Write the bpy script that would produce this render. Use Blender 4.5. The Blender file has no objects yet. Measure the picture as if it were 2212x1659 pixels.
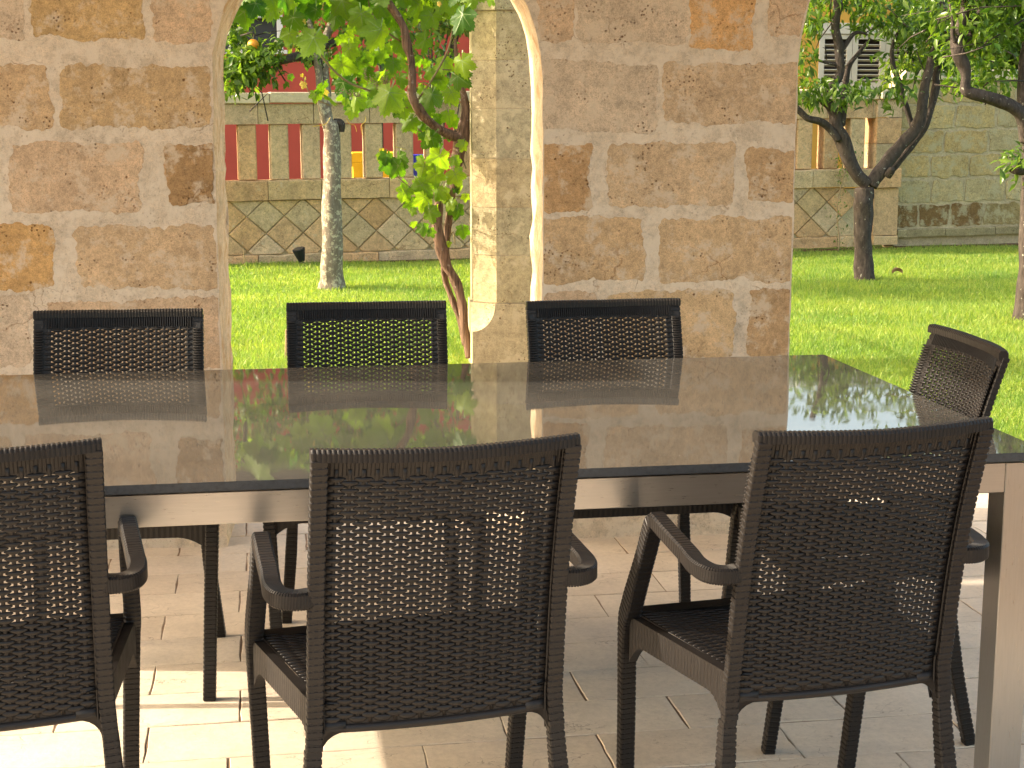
import bpy, bmesh, math, random
import numpy as np
from mathutils import Vector, Matrix, noise
R = math.radians
random.seed(7); rng = np.random.default_rng(7)
S = bpy.context.scene
COL = S.collection

# ------------------------------------------------------------------ camera
CAM_H = 1.42; PITCH = R(10.0); PHI = R(9.0); FPX = 3323.0
cam_d = bpy.data.cameras.new('camera'); cam = bpy.data.objects.new('camera', cam_d); COL.objects.link(cam)
cam_d.sensor_width = 36.0; cam_d.lens = FPX/2212*36.0; cam_d.clip_end = 400; cam_d.clip_start = 0.05
cam.location = (0, 0, CAM_H); cam.rotation_euler = (math.pi/2-PITCH, 0, -PHI)
S.camera = cam
# ------------------------------------------------------------------ world, sun, exposure
SUN_HEAD = R(100.5)      # heading the light travels to, clockwise from +Y
SUN_EL = R(29.0)
w = bpy.data.worlds.new('World'); S.world = w; w.use_nodes = True
nt = w.node_tree; bg = nt.nodes['Background']
sky = nt.nodes.new('ShaderNodeTexSky'); sky.sky_type = 'NISHITA'; sky.sun_disc = False
sky.sun_elevation = SUN_EL; sky.sun_rotation = SUN_HEAD+math.pi; sky.air_density = 1.0; sky.dust_density = 4.0; sky.ozone_density = 0.6
tint = nt.nodes.new('ShaderNodeMix'); tint.data_type = 'RGBA'; tint.blend_type = 'MULTIPLY'; tint.inputs[0].default_value = 1.0
tint.inputs[7].default_value = (1.0, .93, .79, 1)      # the photograph's warm white balance
nt.links.new(sky.outputs[0], tint.inputs[6]); nt.links.new(tint.outputs[2], bg.inputs[0]); bg.inputs[1].default_value = 0.15
sd = bpy.data.lights.new('sun', 'SUN'); sd.energy = 2.0; sd.angle = R(0.55); sd.color = (1.0, 0.87, 0.70)
sun = bpy.data.objects.new('sun', sd); COL.objects.link(sun)
ldir = Vector((math.sin(SUN_HEAD)*math.cos(SUN_EL), math.cos(SUN_HEAD)*math.cos(SUN_EL), -math.sin(SUN_EL)))
sun.rotation_euler = ldir.to_track_quat('-Z', 'Y').to_euler(); sun.location = (-6, 3, 6)
S.view_settings.view_transform = 'Standard'; S.view_settings.look = 'None'
S.view_settings.exposure = 2.17; S.view_settings.gamma = 1.0; S.view_settings.use_curve_mapping = False
S.render.engine = 'CYCLES'
S.cycles.max_bounces = 8; S.cycles.transparent_max_bounces = 8

# ------------------------------------------------------------------ projection helper: a pixel of the photo (2212 wide) to a place at a given depth
_cp, _sp, _c, _s = math.cos(PITCH), math.sin(PITCH), math.cos(PHI), math.sin(PHI)
FW = Vector((_s*_cp, _c*_cp, -_sp)); RT = Vector((_c, -_s, 0)); UP = RT.cross(FW)
CAMP = Vector((0, 0, CAM_H))
def at(x, y, Y):
    d = FW*FPX+RT*(x-1106)+UP*(829.5-y)
    return CAMP+d*(Y/d.y)
def on_ground(x, y, z=0.0):
    d = FW*FPX+RT*(x-1106)+UP*(829.5-y)
    return CAMP+d*((z-CAM_H)/d.z)

# ------------------------------------------------------------------ mesh helpers
class MB:
    def __init__(s): s.v = []; s.f = []; s.m = []
    def add(s, vs, fs, mi=0):
        b = len(s.v); s.v.extend([tuple(p) for p in vs]); s.f.extend([tuple(b+i for i in f) for f in fs]); s.m.extend([mi]*len(fs))
    def box(s, lo, hi, mi=0, M=None, jit=0):
        x0, y0, z0 = lo; x1, y1, z1 = hi
        vs = [Vector(p) for p in ((x0,y0,z0),(x1,y0,z0),(x1,y1,z0),(x0,y1,z0),(x0,y0,z1),(x1,y0,z1),(x1,y1,z1),(x0,y1,z1))]
        if M: vs = [M@p for p in vs]
        s.add(vs, ((0,3,2,1),(4,5,6,7),(0,1,5,4),(1,2,6,5),(2,3,7,6),(3,0,4,7)), mi)
    def loft(s, rings, closed=True, caps=True, mi=0):
        n = len(rings[0]); b = len(s.v)
        for r in rings: s.v.extend([tuple(p) for p in r])
        fs = []
        m = n if closed else n-1
        for k in range(len(rings)-1):
            for i in range(m):
                j = (i+1) % n
                fs.append((b+k*n+i, b+k*n+j, b+(k+1)*n+j, b+(k+1)*n+i))
        if caps and closed:
            fs.append(tuple(b+i for i in reversed(range(n)))); fs.append(tuple(b+(len(rings)-1)*n+i for i in range(n)))
        s.f.extend(fs); s.m.extend([mi]*len(fs))
    def tube(s, pts, rad, n=8, mi=0, wob=0, seed=0):
        pts = [Vector(p) for p in pts]; rings = []
        ref = Vector((0.3, 1, 0.2)).normalized()
        for k, p in enumerate(pts):
            a = pts[max(0, k-1)]; c = pts[min(len(pts)-1, k+1)]; t = (c-a).normalized()
            sx = t.cross(ref).normalized(); sy = t.cross(sx).normalized()
            r = rad[k] if hasattr(rad, '__len__') else rad
            ring = []
            for i in range(n):
                an = 2*math.pi*i/n
                rr = r*(1+(wob*noise.noise(Vector((math.cos(an)*1.7+seed, math.sin(an)*1.7, p.length*9+k*.13))) if wob else 0))
                ring.append(p+sx*math.cos(an)*rr+sy*math.sin(an)*rr)
            rings.append(ring)
        s.loft(rings, mi=mi)
    def mesh(s, name, mats, smooth=False):
        me = bpy.data.meshes.new(name); me.from_pydata(s.v, [], s.f)
        for m in (mats if isinstance(mats, (list, tuple)) else [mats]): me.materials.append(m)
        if any(s.m): me.polygons.foreach_set('material_index', s.m)
        if smooth: me.polygons.foreach_set('use_smooth', [True]*len(me.polygons))
        me.update(); return me
def smooth_path(pts, sub=4):
    """Catmull-Rom through points (any tuple length); returns list of tuples"""
    P = [np.array(p, float) for p in pts]; out = []
    for i in range(len(P)-1):
        p0 = P[max(i-1, 0)]; p1 = P[i]; p2 = P[i+1]; p3 = P[min(i+2, len(P)-1)]
        for k in range(sub):
            t = k/sub
            out.append(0.5*((2*p1)+(-p0+p2)*t+(2*p0-5*p1+4*p2-p3)*t*t+(-p0+3*p1-3*p2+p3)*t**3))
    out.append(P[-1]); return out
def obj(name, me, parent=None, loc=None, color=None, kind=None):
    o = bpy.data.objects.new(name, me); COL.objects.link(o)
    if parent: o.parent = parent
    if loc is not None: o.location = loc
    if color: o.color = (*color, 1)
    if kind: o['kind'] = kind
    return o
def bevel(me, wdt=0.002, seg=1):
    bm = bmesh.new(); bm.from_mesh(me)
    bmesh.ops.bevel(bm, geom=bm.edges[:], offset=wdt, segments=seg, affect='EDGES', clamp_overlap=True)
    bm.to_mesh(me); bm.free(); me.update(); return me
def tag(o, label, cat, group=None):
    o['label'] = label; o['category'] = cat
    if group: o['group'] = group
    return o
def thing(name, label, cat, loc=(0,0,0), rz=0, group=None, rx=0):
    o = bpy.data.objects.new(name, None); COL.objects.link(o); o.location = loc; o.rotation_euler = (rx, 0, rz)
    o.empty_display_size = .1
    return tag(o, label, cat, group)

# ------------------------------------------------------------------ materials
def new_mat(name):
    m = bpy.data.materials.new(name); m.use_nodes = True
    n = m.node_tree.nodes; return m, m.node_tree, n['Principled BSDF']
class NT:
    def __init__(s, t): s.t = t; s.n = t.nodes
    def new(s, ty, **kw):
        nd = s.n.new(ty)
        for k, v in kw.items():
            if k.startswith('_'): nd.inputs[k[1:].replace('_', ' ')].default_value = v
            else: setattr(nd, k, v)
        return nd
    def link(s, a, b): s.t.links.new(a, b)
    def coords(s, kind='Object', scale=(1,1,1)):
        tc = s.new('ShaderNodeTexCoord'); mp = s.new('ShaderNodeMapping'); mp.inputs['Scale'].default_value = scale
        s.link(tc.outputs[kind], mp.inputs[0]); return mp.outputs[0]
    def noise(s, vec, scale, detail=4, rough=.55):
        nd = s.new('ShaderNodeTexNoise'); nd.inputs['Scale'].default_value = scale; nd.inputs['Detail'].default_value = detail
        nd.inputs['Roughness'].default_value = rough
        if vec: s.link(vec, nd.inputs['Vector'])
        return nd.outputs['Fac']
    def ramp(s, fac, stops):
        nd = s.new('ShaderNodeValToRGB'); cr = nd.color_ramp
        while len(cr.elements) < len(stops): cr.elements.new(.5)
        for e, (p, c) in zip(cr.elements, stops):
            e.position = p; e.color = (*c, 1) if hasattr(c, '__len__') else (c, c, c, 1)
        s.link(fac, nd.inputs[0]); return nd.outputs[0]
    def mix(s, a, b, fac, mode='MIX'):
        nd = s.new('ShaderNodeMix'); nd.data_type = 'RGBA'; nd.blend_type = mode; nd.clamp_factor = True
        for k, v in ((0, fac), (6, a), (7, b)):
            if hasattr(v, 'is_linked') or isinstance(v, bpy.types.NodeSocket): s.link(v, nd.inputs[k])
            elif k == 0: nd.inputs[0].default_value = v
            else: nd.inputs[k].default_value = (*v, 1) if hasattr(v, '__len__') else (v, v, v, 1)
        return nd.outputs[2]
    def math(s, op, a, b=None):
        nd = s.new('ShaderNodeMath'); nd.operation = op
        for k, v in ((0, a), (1, b)):
            if v is None: continue
            if isinstance(v, bpy.types.NodeSocket): s.link(v, nd.inputs[k])
            else: nd.inputs[k].default_value = v
        return nd.outputs[0]
    def bump(s, h, strength=.5, dist=.01, nrm=None):
        nd = s.new('ShaderNodeBump'); nd.inputs['Strength'].default_value = strength; nd.inputs['Distance'].default_value = dist
        s.link(h, nd.inputs['Height'])
        if nrm: s.link(nrm, nd.inputs['Normal'])
        return nd.outputs[0]

def stone_mat(name, base=None, pale=(.62,.50,.38), smear=.62, grain=1.0, pits=.5, rough=.92, scale=1.0, bumpd=.006, stain=None):
    """porous sandstone; base None = the object's own colour"""
    m, t, b = new_mat(name); n = NT(t)
    v = n.coords()
    if base is None:
        oi = n.new('ShaderNodeObjectInfo'); c = oi.outputs['Color']
    else:
        rgb = n.new('ShaderNodeRGB'); rgb.outputs[0].default_value = (*base, 1); c = rgb.outputs[0]
    big = n.noise(v, 5*scale, 5, .6); mid = n.noise(v, 28*scale, 6, .7); fine = n.noise(v, 260*scale, 4, .75)
    c = n.mix(c, n.ramp(big, [(.25,.72),(.5,1.0),(.75,1.2)]), .85, 'MULTIPLY')
    c = n.mix(c, n.ramp(mid, [(.3,.72),(.5,1.0),(.7,1.18)]), .8*grain, 'MULTIPLY')
    c = n.mix(c, n.ramp(fine, [(.32,.62),(.5,1.0),(.7,1.22)]), .75*grain, 'MULTIPLY')
    c = n.mix(c, n.ramp(n.noise(v, 70*scale, 8, .8), [(.35,.70),(.5,1.0),(.62,1.12)]), .8*grain, 'MULTIPLY')
    # thin lime film left on the stone
    sm = n.noise(v, 11*scale, 8, .72)
    c = n.mix(c, pale, n.ramp(sm, [(smear-.04,0.0),(smear+.05,.75)]))
    # pits
    vo = n.new('ShaderNodeTexVoronoi'); vo.inputs['Scale'].default_value = 75*scale; n.link(v, vo.inputs['Vector'])
    pm = n.noise(v, 9*scale, 3, .6)
    pit = n.math('MULTIPLY', n.ramp(vo.outputs['Distance'], [(.12,1.0),(.3,0.0)]), n.ramp(pm, [(.5,0.0),(.62,1.0)]))
    v2 = n.new('ShaderNodeTexVoronoi'); v2.inputs['Scale'].default_value = 17*scale; n.link(v, v2.inputs['Vector'])
    hole = n.math('MULTIPLY', n.ramp(v2.outputs['Distance'], [(.05,1.0),(.085,0.0)]), n.ramp(n.noise(v, 4.3, 2, .5), [(.53,0.0),(.56,1.0)]))
    pit = n.math('MAXIMUM', pit, hole)
    c = n.mix(c, n.mix(c, (.30,.20,.13), 1.0, 'MULTIPLY'), n.math('MULTIPLY', pit, pits))
    # hairline cracks
    v3 = n.new('ShaderNodeTexVoronoi'); v3.feature = 'DISTANCE_TO_EDGE'; v3.inputs['Scale'].default_value = 5*scale
    wn_ = n.new('ShaderNodeTexNoise'); wn_.inputs['Scale'].default_value = 22; wn_.inputs['Detail'].default_value = 6; n.link(v, wn_.inputs['Vector'])
    ws = n.new('ShaderNodeVectorMath'); ws.operation = 'SCALE'; ws.inputs[3].default_value = .06; n.link(wn_.outputs['Color'], ws.inputs[0])
    wa = n.new('ShaderNodeVectorMath'); wa.operation = 'ADD'; n.link(v, wa.inputs[0]); n.link(ws.outputs[0], wa.inputs[1]); n.link(wa.outputs[0], v3.inputs['Vector'])
    crack = n.math('MULTIPLY', n.ramp(v3.outputs['Distance'], [(0,1.0),(.014,0.0)]), n.ramp(n.noise(v, 3.1, 3, .6), [(.54,0.0),(.62,1.0)]))
    c = n.mix(c, n.mix(c, (.45,.33,.24), 1.0, 'MULTIPLY'), n.math('MULTIPLY', crack, .8))
    if stain: # weathering that climbs from the ground
        sx = n.new('ShaderNodeSeparateXYZ'); n.link(v, sx.inputs[0])
        zz = n.math('ADD', sx.outputs[2], n.math('MULTIPLY', n.noise(v, 4, 5, .7), -stain[1]))
        c = n.mix(c, stain[0], n.ramp(zz, [(0,.75),(stain[2],0)]))
    n.link(c, b.inputs['Base Color']); b.inputs['Roughness'].default_value = rough
    b.inputs['Specular IOR Level'].default_value = .2
    h = n.math('ADD', n.math('MULTIPLY', mid, .8), n.math('MULTIPLY', fine, .5))
    h = n.math('SUBTRACT', h, n.math('MULTIPLY', pit, .8*pits))
    h = n.math('ADD', h, n.math('MULTIPLY', sm, .6))
    n.link(n.bump(h, .8, bumpd), b.inputs['Normal'])
    return m
def plain_mat(name, col, rough=.6, var=.15, scale=20, bump=0.0, bscale=200, metal=0, spec=.5):
    m, t, b = new_mat(name); n = NT(t); v = n.coords()
    c = n.mix(col, n.ramp(n.noise(v, scale, 5, .6), [(.25,1-var*2),(.5,1.0),(.75,1+var)]), 1.0, 'MULTIPLY')
    n.link(c, b.inputs['Base Color']); b.inputs['Roughness'].default_value = rough; b.inputs['Metallic'].default_value = metal
    b.inputs['Specular IOR Level'].default_value = spec
    if bump: n.link(n.bump(n.noise(v, bscale, 4, .6), .6, bump), b.inputs['Normal'])
    return m
def leaf_mat(name, c1, c2, trans=.45, rough=.45, scale=3.0, tcol=None):
    m, t, b = new_mat(name); n = NT(t)
    oi = n.new('ShaderNodeObjectInfo'); ge = n.new('ShaderNodeNewGeometry')
    rnd = n.math('FRACT', n.math('ADD', ge.outputs['Random Per Island'], oi.outputs['Random']))
    v = n.coords()
    c = n.mix(c1, c2, rnd)
    c = n.mix(c, n.ramp(n.noise(v, 30, 3, .6), [(.3,.82),(.7,1.15)]), .7, 'MULTIPLY')
    n.link(c, b.inputs['Base Color']); b.inputs['Roughness'].default_value = rough; b.inputs['Specular IOR Level'].default_value = .32
    tr = n.new('ShaderNodeBsdfTranslucent')
    tc = n.mix(c, tcol or (1.7, 1.9, .5), 1.0, 'MULTIPLY'); n.link(tc, tr.inputs['Color'])
    mx = n.new('ShaderNodeMixShader'); mx.inputs[0].default_value = trans
    n.link(b.outputs[0], mx.inputs[1]); n.link(tr.outputs[0], mx.inputs[2])
    n.link(mx.outputs[0], n.n['Material Output'].inputs[0])
    return m

M = {}
M['wall_stone'] = stone_mat('wall_stone', pale=(.66,.54,.40), smear=.55, pits=.9, scale=1.0, grain=1.15, bumpd=.012)
M['mortar'] = stone_mat('lime_mortar', base=(.70,.575,.43), pale=(.78,.67,.53), smear=.5, pits=.35, scale=1.25, bumpd=.016, grain=.95)
M['arris_stone'] = stone_mat('reveal_stone', base=(.66,.53,.35), pale=(.50,.31,.15), smear=.55, pits=.35, bumpd=.006)
M['pillar_stone'] = stone_mat('pillar_stone', pale=(.56,.48,.30), smear=.56, pits=.9, scale=.8, grain=1.25, bumpd=.01)
M['fence_stone'] = stone_mat('fence_stone', pale=(.62,.52,.35), smear=.62, pits=1.0, scale=.9, bumpd=.02, grain=1.4)
M['fence_mortar'] = stone_mat('fence_mortar', base=(.52,.42,.26), pale=(.58,.50,.33), smear=.6, pits=.6, bumpd=.012)
M['garden_stone'] = stone_mat('garden_wall_stone', pale=(.50,.44,.27), smear=.53, pits=.8, scale=.7, bumpd=.03, grain=1.6)
M['concrete'] = stone_mat('pale_coping_stone', base=(.62,.52,.35), pale=(.66,.57,.41), smear=.6, grain=.5, pits=.3, bumpd=.003)
def paver_mat():
    m, t, b = new_mat('floor_paver'); n = NT(t); v = n.coords()
    oi = n.new('ShaderNodeObjectInfo')
    c = n.mix((.63,.525,.405), (.70,.595,.465), oi.outputs['Random'])
    c = n.mix(c, n.ramp(n.noise(v, 6, 5, .6), [(.25,.85),(.75,1.12)]), .9, 'MULTIPLY')
    c = n.mix(c, n.ramp(n.noise(v, 60, 6, .7), [(.3,.86),(.6,1.04)]), .8, 'MULTIPLY')
    # hairline veins and pitting of the limestone
    nz = n.new('ShaderNodeTexNoise'); nz.inputs['Scale'].default_value = 9; nz.inputs['Detail'].default_value = 5; n.link(v, nz.inputs['Vector'])
    ad = n.new('ShaderNodeVectorMath'); ad.operation = 'ADD'; n.link(v, ad.inputs[0]); n.link(nz.outputs['Color'], ad.inputs[1])
    st = n.coords(scale=(1.0,3.2,1)); ad2 = n.new('ShaderNodeVectorMath'); ad2.operation = 'ADD'
    sc = n.new('ShaderNodeVectorMath'); sc.operation = 'SCALE'; sc.inputs[3].default_value = .25; n.link(nz.outputs['Color'], sc.inputs[0])
    n.link(st, ad2.inputs[0]); n.link(sc.outputs[0], ad2.inputs[1])
    vo = n.new('ShaderNodeTexVoronoi'); vo.feature = 'DISTANCE_TO_EDGE'; vo.inputs['Scale'].default_value = 9; n.link(ad2.outputs[0], vo.inputs['Vector'])
    vein = n.math('MULTIPLY', n.ramp(vo.outputs['Distance'], [(.0,1.0),(.018,0.0)]), n.ramp(n.noise(v, 7, 3), [(.48,0.0),(.6,1.0)]))
    c = n.mix(c, (.24,.17,.12), n.math('MULTIPLY', vein, .75))
    sp = n.ramp(n.noise(st, 120, 2, .5), [(.66,0.0),(.72,1.0)])
    c = n.mix(c, (.30,.21,.15), n.math('MULTIPLY', sp, .5))
    n.link(c, b.inputs['Base Color']); b.inputs['Roughness'].default_value = .62; b.inputs['Specular IOR Level'].default_value = .3
    h = n.math('SUBTRACT', n.noise(v, 25, 5, .6), n.math('MULTIPLY', vein, .6))
    n.link(n.bump(h, .35, .006), b.inputs['Normal']); return m
M['paver'] = paver_mat()
M['grout'] = plain_mat('floor_grout', (.27,.19,.13), .95, .2, 30, .004, 150, spec=.1)
def plastic_mat():
    m, t, b = new_mat('brown_resin'); n = NT(t); v = n.coords()
    c = n.mix((.0115,.0095,.0088), n.ramp(n.noise(v, 14, 4), [(.3,.85),(.7,1.12)]), 1.0, 'MULTIPLY')
    n.link(c, b.inputs['Base Color'])
    n.link(n.ramp(n.noise(v, 30, 4), [(.3,.38),(.7,.52)]), b.inputs['Roughness']); b.inputs['Specular IOR Level'].default_value = .30
    n.link(n.bump(n.noise(v, 900, 3, .6), .15, .001), b.inputs['Normal']); return m
M['resin'] = plastic_mat()
def granite_mat():
    m, t, b = new_mat('dark_granite'); n = NT(t); v = n.coords()
    c = n.ramp(n.noise(v, 350, 3, .7), [(.35,(.014,.014,.015)),(.55,(.035,.034,.032)),(.72,(.10,.095,.085))])
    dust = n.noise(v, 3.5, 7, .65); sm = n.noise(n.coords(scale=(1,4,1)), 6, 6, .6)
    c = n.mix(c, (.20,.185,.16), n.ramp(dust, [(.35,.14),(.7,.36)]))
    sp = n.ramp(n.noise(v, 160, 2, .5), [(.745,0.0),(.77,1.0)])
    c = n.mix(c, (.6,.52,.40), sp)
    n.link(c, b.inputs['Base Color']); n.link(n.ramp(sm, [(.3,.01),(.7,.045)]), b.inputs['Roughness'])
    b.inputs['IOR'].default_value = 1.75
    n.link(n.bump(n.noise(v, 14, 3, .5), .012, .002), b.inputs['Normal']); return m
M['granite'] = granite_mat()
M['granite_edge'] = plain_mat('granite_edge', (.035,.038,.042), .5, .3, 120, .001, 300)
def steel_mat(name, stretch):
    m, t, b = new_mat(name); n = NT(t); v = n.coords(scale=stretch)
    c = n.mix((.45,.44,.42), n.ramp(n.noise(v, 25, 3, .5), [(.3,.95),(.7,1.03)]), 1.0, 'MULTIPLY')
    w_ = n.coords(); rust = n.ramp(n.noise(w_, 45, 4, .7), [(.70,0.0),(.78,1.0)])
    c = n.mix(c, (.22,.15,.10), n.math('MULTIPLY', rust, .22))
    n.link(c, b.inputs['Base Color']); b.inputs['Metallic'].default_value = 1.0
    n.link(n.ramp(n.noise(v, 40, 4, .6), [(.3,.27),(.7,.34)]), b.inputs['Roughness'])
    n.link(n.bump(n.noise(v, 90, 2, .5), .025, .001), b.inputs['Normal']); return m
M['steel_h'] = steel_mat('brushed_steel_rail', (.6,12,12)); M['steel_v'] = steel_mat('brushed_steel_leg', (12,12,.6))
def bark_mat(name, c1, c2, lichen, amt, sc=(1,1,.35), vs=40):
    m, t, b = new_mat(name); n = NT(t); v = n.coords(scale=sc); u = n.coords()
    c = n.ramp(n.noise(v, vs, 6, .7), [(.3,c1),(.7,c2)])
    vo = n.new('ShaderNodeTexVoronoi'); vo.inputs['Scale'].default_value = 34; n.link(u, vo.inputs['Vector'])
    lm = n.ramp(n.math('SUBTRACT', n.noise(u, 26, 6, .7), n.math('MULTIPLY', vo.outputs['Distance'], .12)), [(.56-amt*.12,0.0),(.59-amt*.12,1.0)])
    c = n.mix(c, lichen, n.math('MULTIPLY', lm, .85))
    n.link(c, b.inputs['Base Color']); b.inputs['Roughness'].default_value = .9; b.inputs['Specular IOR Level'].default_value = .15
    n.link(n.bump(n.noise(v, vs*1.6, 6, .7), .9, .012), b.inputs['Normal']); return m
M['bark_grey'] = bark_mat('lichen_bark', (.14,.115,.085), (.30,.25,.19), (.52,.48,.34), .75)
M['bark_dark'] = bark_mat('dark_citrus_bark', (.035,.028,.024), (.105,.085,.072), (.42,.41,.33), -.15)
M['bark_vine'] = bark_mat('stringy_vine_bark', (.025,.016,.011), (.28,.18,.12), (.3,.25,.2), 0, (1,1,.05), 75)
M['shoot'] = plain_mat('vine_shoot', (.16,.13,.045), .6, .3, 40)
M['vine_leaf'] = leaf_mat('vine_leaf', (.045,.12,.010), (.19,.28,.025), .6, .48, tcol=(1.9,2.1,.5))
M['vine_vein'] = plain_mat('leaf_vein', (.15,.24,.04), .5, .1, 20)
M['young_leaf'] = leaf_mat('young_vine_leaf', (.42,.40,.05), (.50,.36,.09), .5, .5, tcol=(1.3,1.3,.5))
M['citrus_leaf'] = leaf_mat('citrus_leaf', (.045,.10,.018), (.17,.25,.04), .38, .28, tcol=(1.8,2.0,.5))
M['hedge_leaf'] = leaf_mat('hedge_leaf', (.13,.20,.02), (.22,.28,.03), .4, .4)
M['orange'] = plain_mat('orange_peel', (.85,.33,.02), .45, .1, 10, .002, 250)
def grass_mat():
    m, t, b = new_mat('grass_blades'); n = NT(t)
    ge = n.new('ShaderNodeNewGeometry'); v = n.coords()
    c = n.mix((.13,.235,.050), (.34,.43,.115), ge.outputs['Random Per Island'])
    c = n.mix(c, n.ramp(n.noise(v, 1.3, 4, .6), [(.3,(.75,.85,.8)),(.7,(1.25,1.1,.9))]), 1.0, 'MULTIPLY')
    dry = n.math('MULTIPLY', n.ramp(ge.outputs['Random Per Island'], [(.93,0.0),(.95,1.0)]), .8)
    c = n.mix(c, (.42,.38,.12), dry)
    n.link(c, b.inputs['Base Color']); b.inputs['Roughness'].default_value = .5; b.inputs['Specular IOR Level'].default_value = .3
    tr = n.new('ShaderNodeBsdfTranslucent'); n.link(n.mix(c, (1.6,1.7,.6), 1.0, 'MULTIPLY'), tr.inputs['Color'])
    mx = n.new('ShaderNodeMixShader'); mx.inputs[0].default_value = .45
    n.link(b.outputs[0], mx.inputs[1]); n.link(tr.outputs[0], mx.inputs[2]); n.link(mx.outputs[0], n.n['Material Output'].inputs[0]); return m
M['grass'] = grass_mat()
M['soil'] = plain_mat('lawn_soil', (.06,.085,.02), .95, .3, 15, .01, 60, spec=.1)
M['earth'] = plain_mat('bare_earth', (.13,.07,.04), .95, .3, 25, .02, 60, spec=.1)
M['red_plaster'] = plain_mat('red_plaster', (.46,.085,.06), .9, .07, 3, .002, 120, spec=.15)
M['yellow_plaster'] = plain_mat('yellow_plaster', (.62,.36,.075), .9, .08, 3, .003, 120, spec=.15)
M['white_paint'] = plain_mat('white_paint', (.72,.69,.64), .6, .06, 10)
M['shutter_paint'] = plain_mat('cream_shutter_paint', (.62,.58,.48), .6, .08, 10)
M['window_dark'] = plain_mat('dark_window', (.035,.037,.045), .25, .1, 4)
M['shutter_gap'] = plain_mat('shutter_recess', (.05,.035,.03), .8, .2, 6)
M['yellow_plastic'] = plain_mat('yellow_plastic', (.80,.55,.02), .45, .05, 8)
M['blue_plastic'] = plain_mat('blue_plastic', (.012,.03,.48), .45, .05, 8)
M['black_plastic'] = plain_mat('black_plastic', (.015,.017,.02), .5, .1, 20)
M['roof_boards'] = plain_mat('roof_boards', (.72,.66,.57), .8, .15, 12)
M['dark_metal'] = plain_mat('dark_beam_paint', (.02,.015,.014), .55, .2, 20)
M['wood'] = plain_mat('stake_wood', (.34,.24,.13), .8, .25, 40)
M['dry_leaf'] = plain_mat('dry_leaf', (.33,.19,.09), .8, .2, 30)

# ------------------------------------------------------------------ ground and floor
mb = MB(); mb.box((-60,-12,-.5), (70,80,-.035)); g = obj('ground', mb.mesh('ground', M['soil']), kind='structure')
mb = MB(); mb.box((-14,-12,-.034), (16,5.40,-.0022)); mb.box((-14,5.40,-.034), (2.2,8.53,-.0022)); obj('terrace_floor', mb.mesh('terrace_floor', M['grout']), kind='structure')
patio = bpy.data.objects.new('patio_paving', None); COL.objects.link(patio); patio['kind'] = 'structure'
RP, LP = .2055, .418
def paver_mesh(x0, x1, y0, y1, sd):
    r = random.Random(sd); g_ = .0019
    pts = []
    L = [(x0+g_,y0+g_),(x1-g_,y0+g_),(x1-g_,y1-g_),(x0+g_,y1-g_)]
    for k in range(4):
        a, b_ = L[k], L[(k+1)%4]; n_ = 7 if k % 2 == 0 else 4
        for j in range(n_):
            t = j/n_; jx, jy = r.uniform(-.0022,.0022), r.uniform(-.0022,.0022)
            pts.append((a[0]+(b_[0]-a[0])*t+jx, a[1]+(b_[1]-a[1])*t+jy))
    cx, cy = (x0+x1)/2, (y0+y1)/2; h = r.uniform(-.0012,.0012)
    def ring(z, ins): return [(x+(cx-x)*ins/(abs(cx-x)+1e-6)*(abs(cx-x) > .01), y+(cy-y)*ins/(abs(cy-y)+1e-6)*(abs(cy-y) > .01), z) for x, y in pts]
    m_ = MB(); m_.loft([ring(-.03,0), ring(-.0018+h,0), ring(0+h,.0018)], caps=False)
    b0 = len(m_.v)-len(pts); m_.f.append(tuple(range(b0, b0+len(pts)))); m_.m.append(0)
    return m_.mesh('paver', M['paver'])
k = 0
for row in range(-14, 10):
    y0 = 3.302+row*RP
    base = .102 if row % 2 == 0 else .102-.209
    rr = random.Random(row+50)
    xs = [base+j*LP+rr.uniform(-.012,.012) for j in range(-6, 8)]
    for j in range(len(xs)-1):
        if xs[j] > 3.0 or xs[j+1] < -2.0: continue
        if row < -7 and (xs[j+1] < -1 or xs[j] > 1.2): continue
        obj('paver', paver_mesh(xs[j], xs[j+1], y0, y0+RP, k), patio); k += 1
# kerb between the terrace and the lawn
kerb = bpy.data.objects.new('kerb', None); COL.objects.link(kerb); kerb['kind'] = 'structure'
for j in range(-10, 2):
    mb = MB(); mb.box((j*.8+.606, 8.44, -.03), (j*.8+1.394, 8.55, .018+.002*(j%2))); obj('kerb_stone', bevel(mb.mesh('kerb_stone', M['concrete']), .006), kerb)

# ------------------------------------------------------------------ arcade wall
WT = .36
wall = thing('arcade_wall', 'thick sandstone arcade wall with rounded arches, ochre blocks in smeared pale mortar', 'wall', (.3,5.0,0), -R(4.0))
def fbm(x, y, s=0.0):
    return noise.fractal(Vector((x, y, s)), 1.0, 2.0, 4)
def arch(x0, x1, zs, n=22):   # intrados from the left foot to the right foot
    c = (x0+x1)/2; r = (x1-x0)/2; out = [(x0, -.02)]
    k_ = 26
    for i in range(1, k_): out.append((x0, -.02+(zs+.02)*i/k_))
    for i in range(n+1):
        a = math.pi-math.pi*i/n; out.append((c+r*math.cos(a), zs+r*math.sin(a)))
    for i in range(1, k_): out.append((x1, zs-(zs+.02)*i/k_))
    out.append((x1, -.02)); return out
ARCH = [(-2.95,-1.55,1.57), (-.462,.588,1.53), (1.423,2.823,1.57)]
outline = [(-3.9,-.02)]
for a in ARCH: outline += arch(*a)
outline += [(3.7,-.02), (3.7,2.85), (-3.9,2.85)]
def jit(p, s, amp=.0035):
    if p[1] < 0 or p[1] > 2.8 or abs(p[0]) > 3.6: return p
    return (p[0]+amp*fbm(p[0]*8, p[1]*22, s)*1.6, p[1]+amp*.4*fbm(p[0]*9, p[1]*9, s+5))
layers = 4
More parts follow.
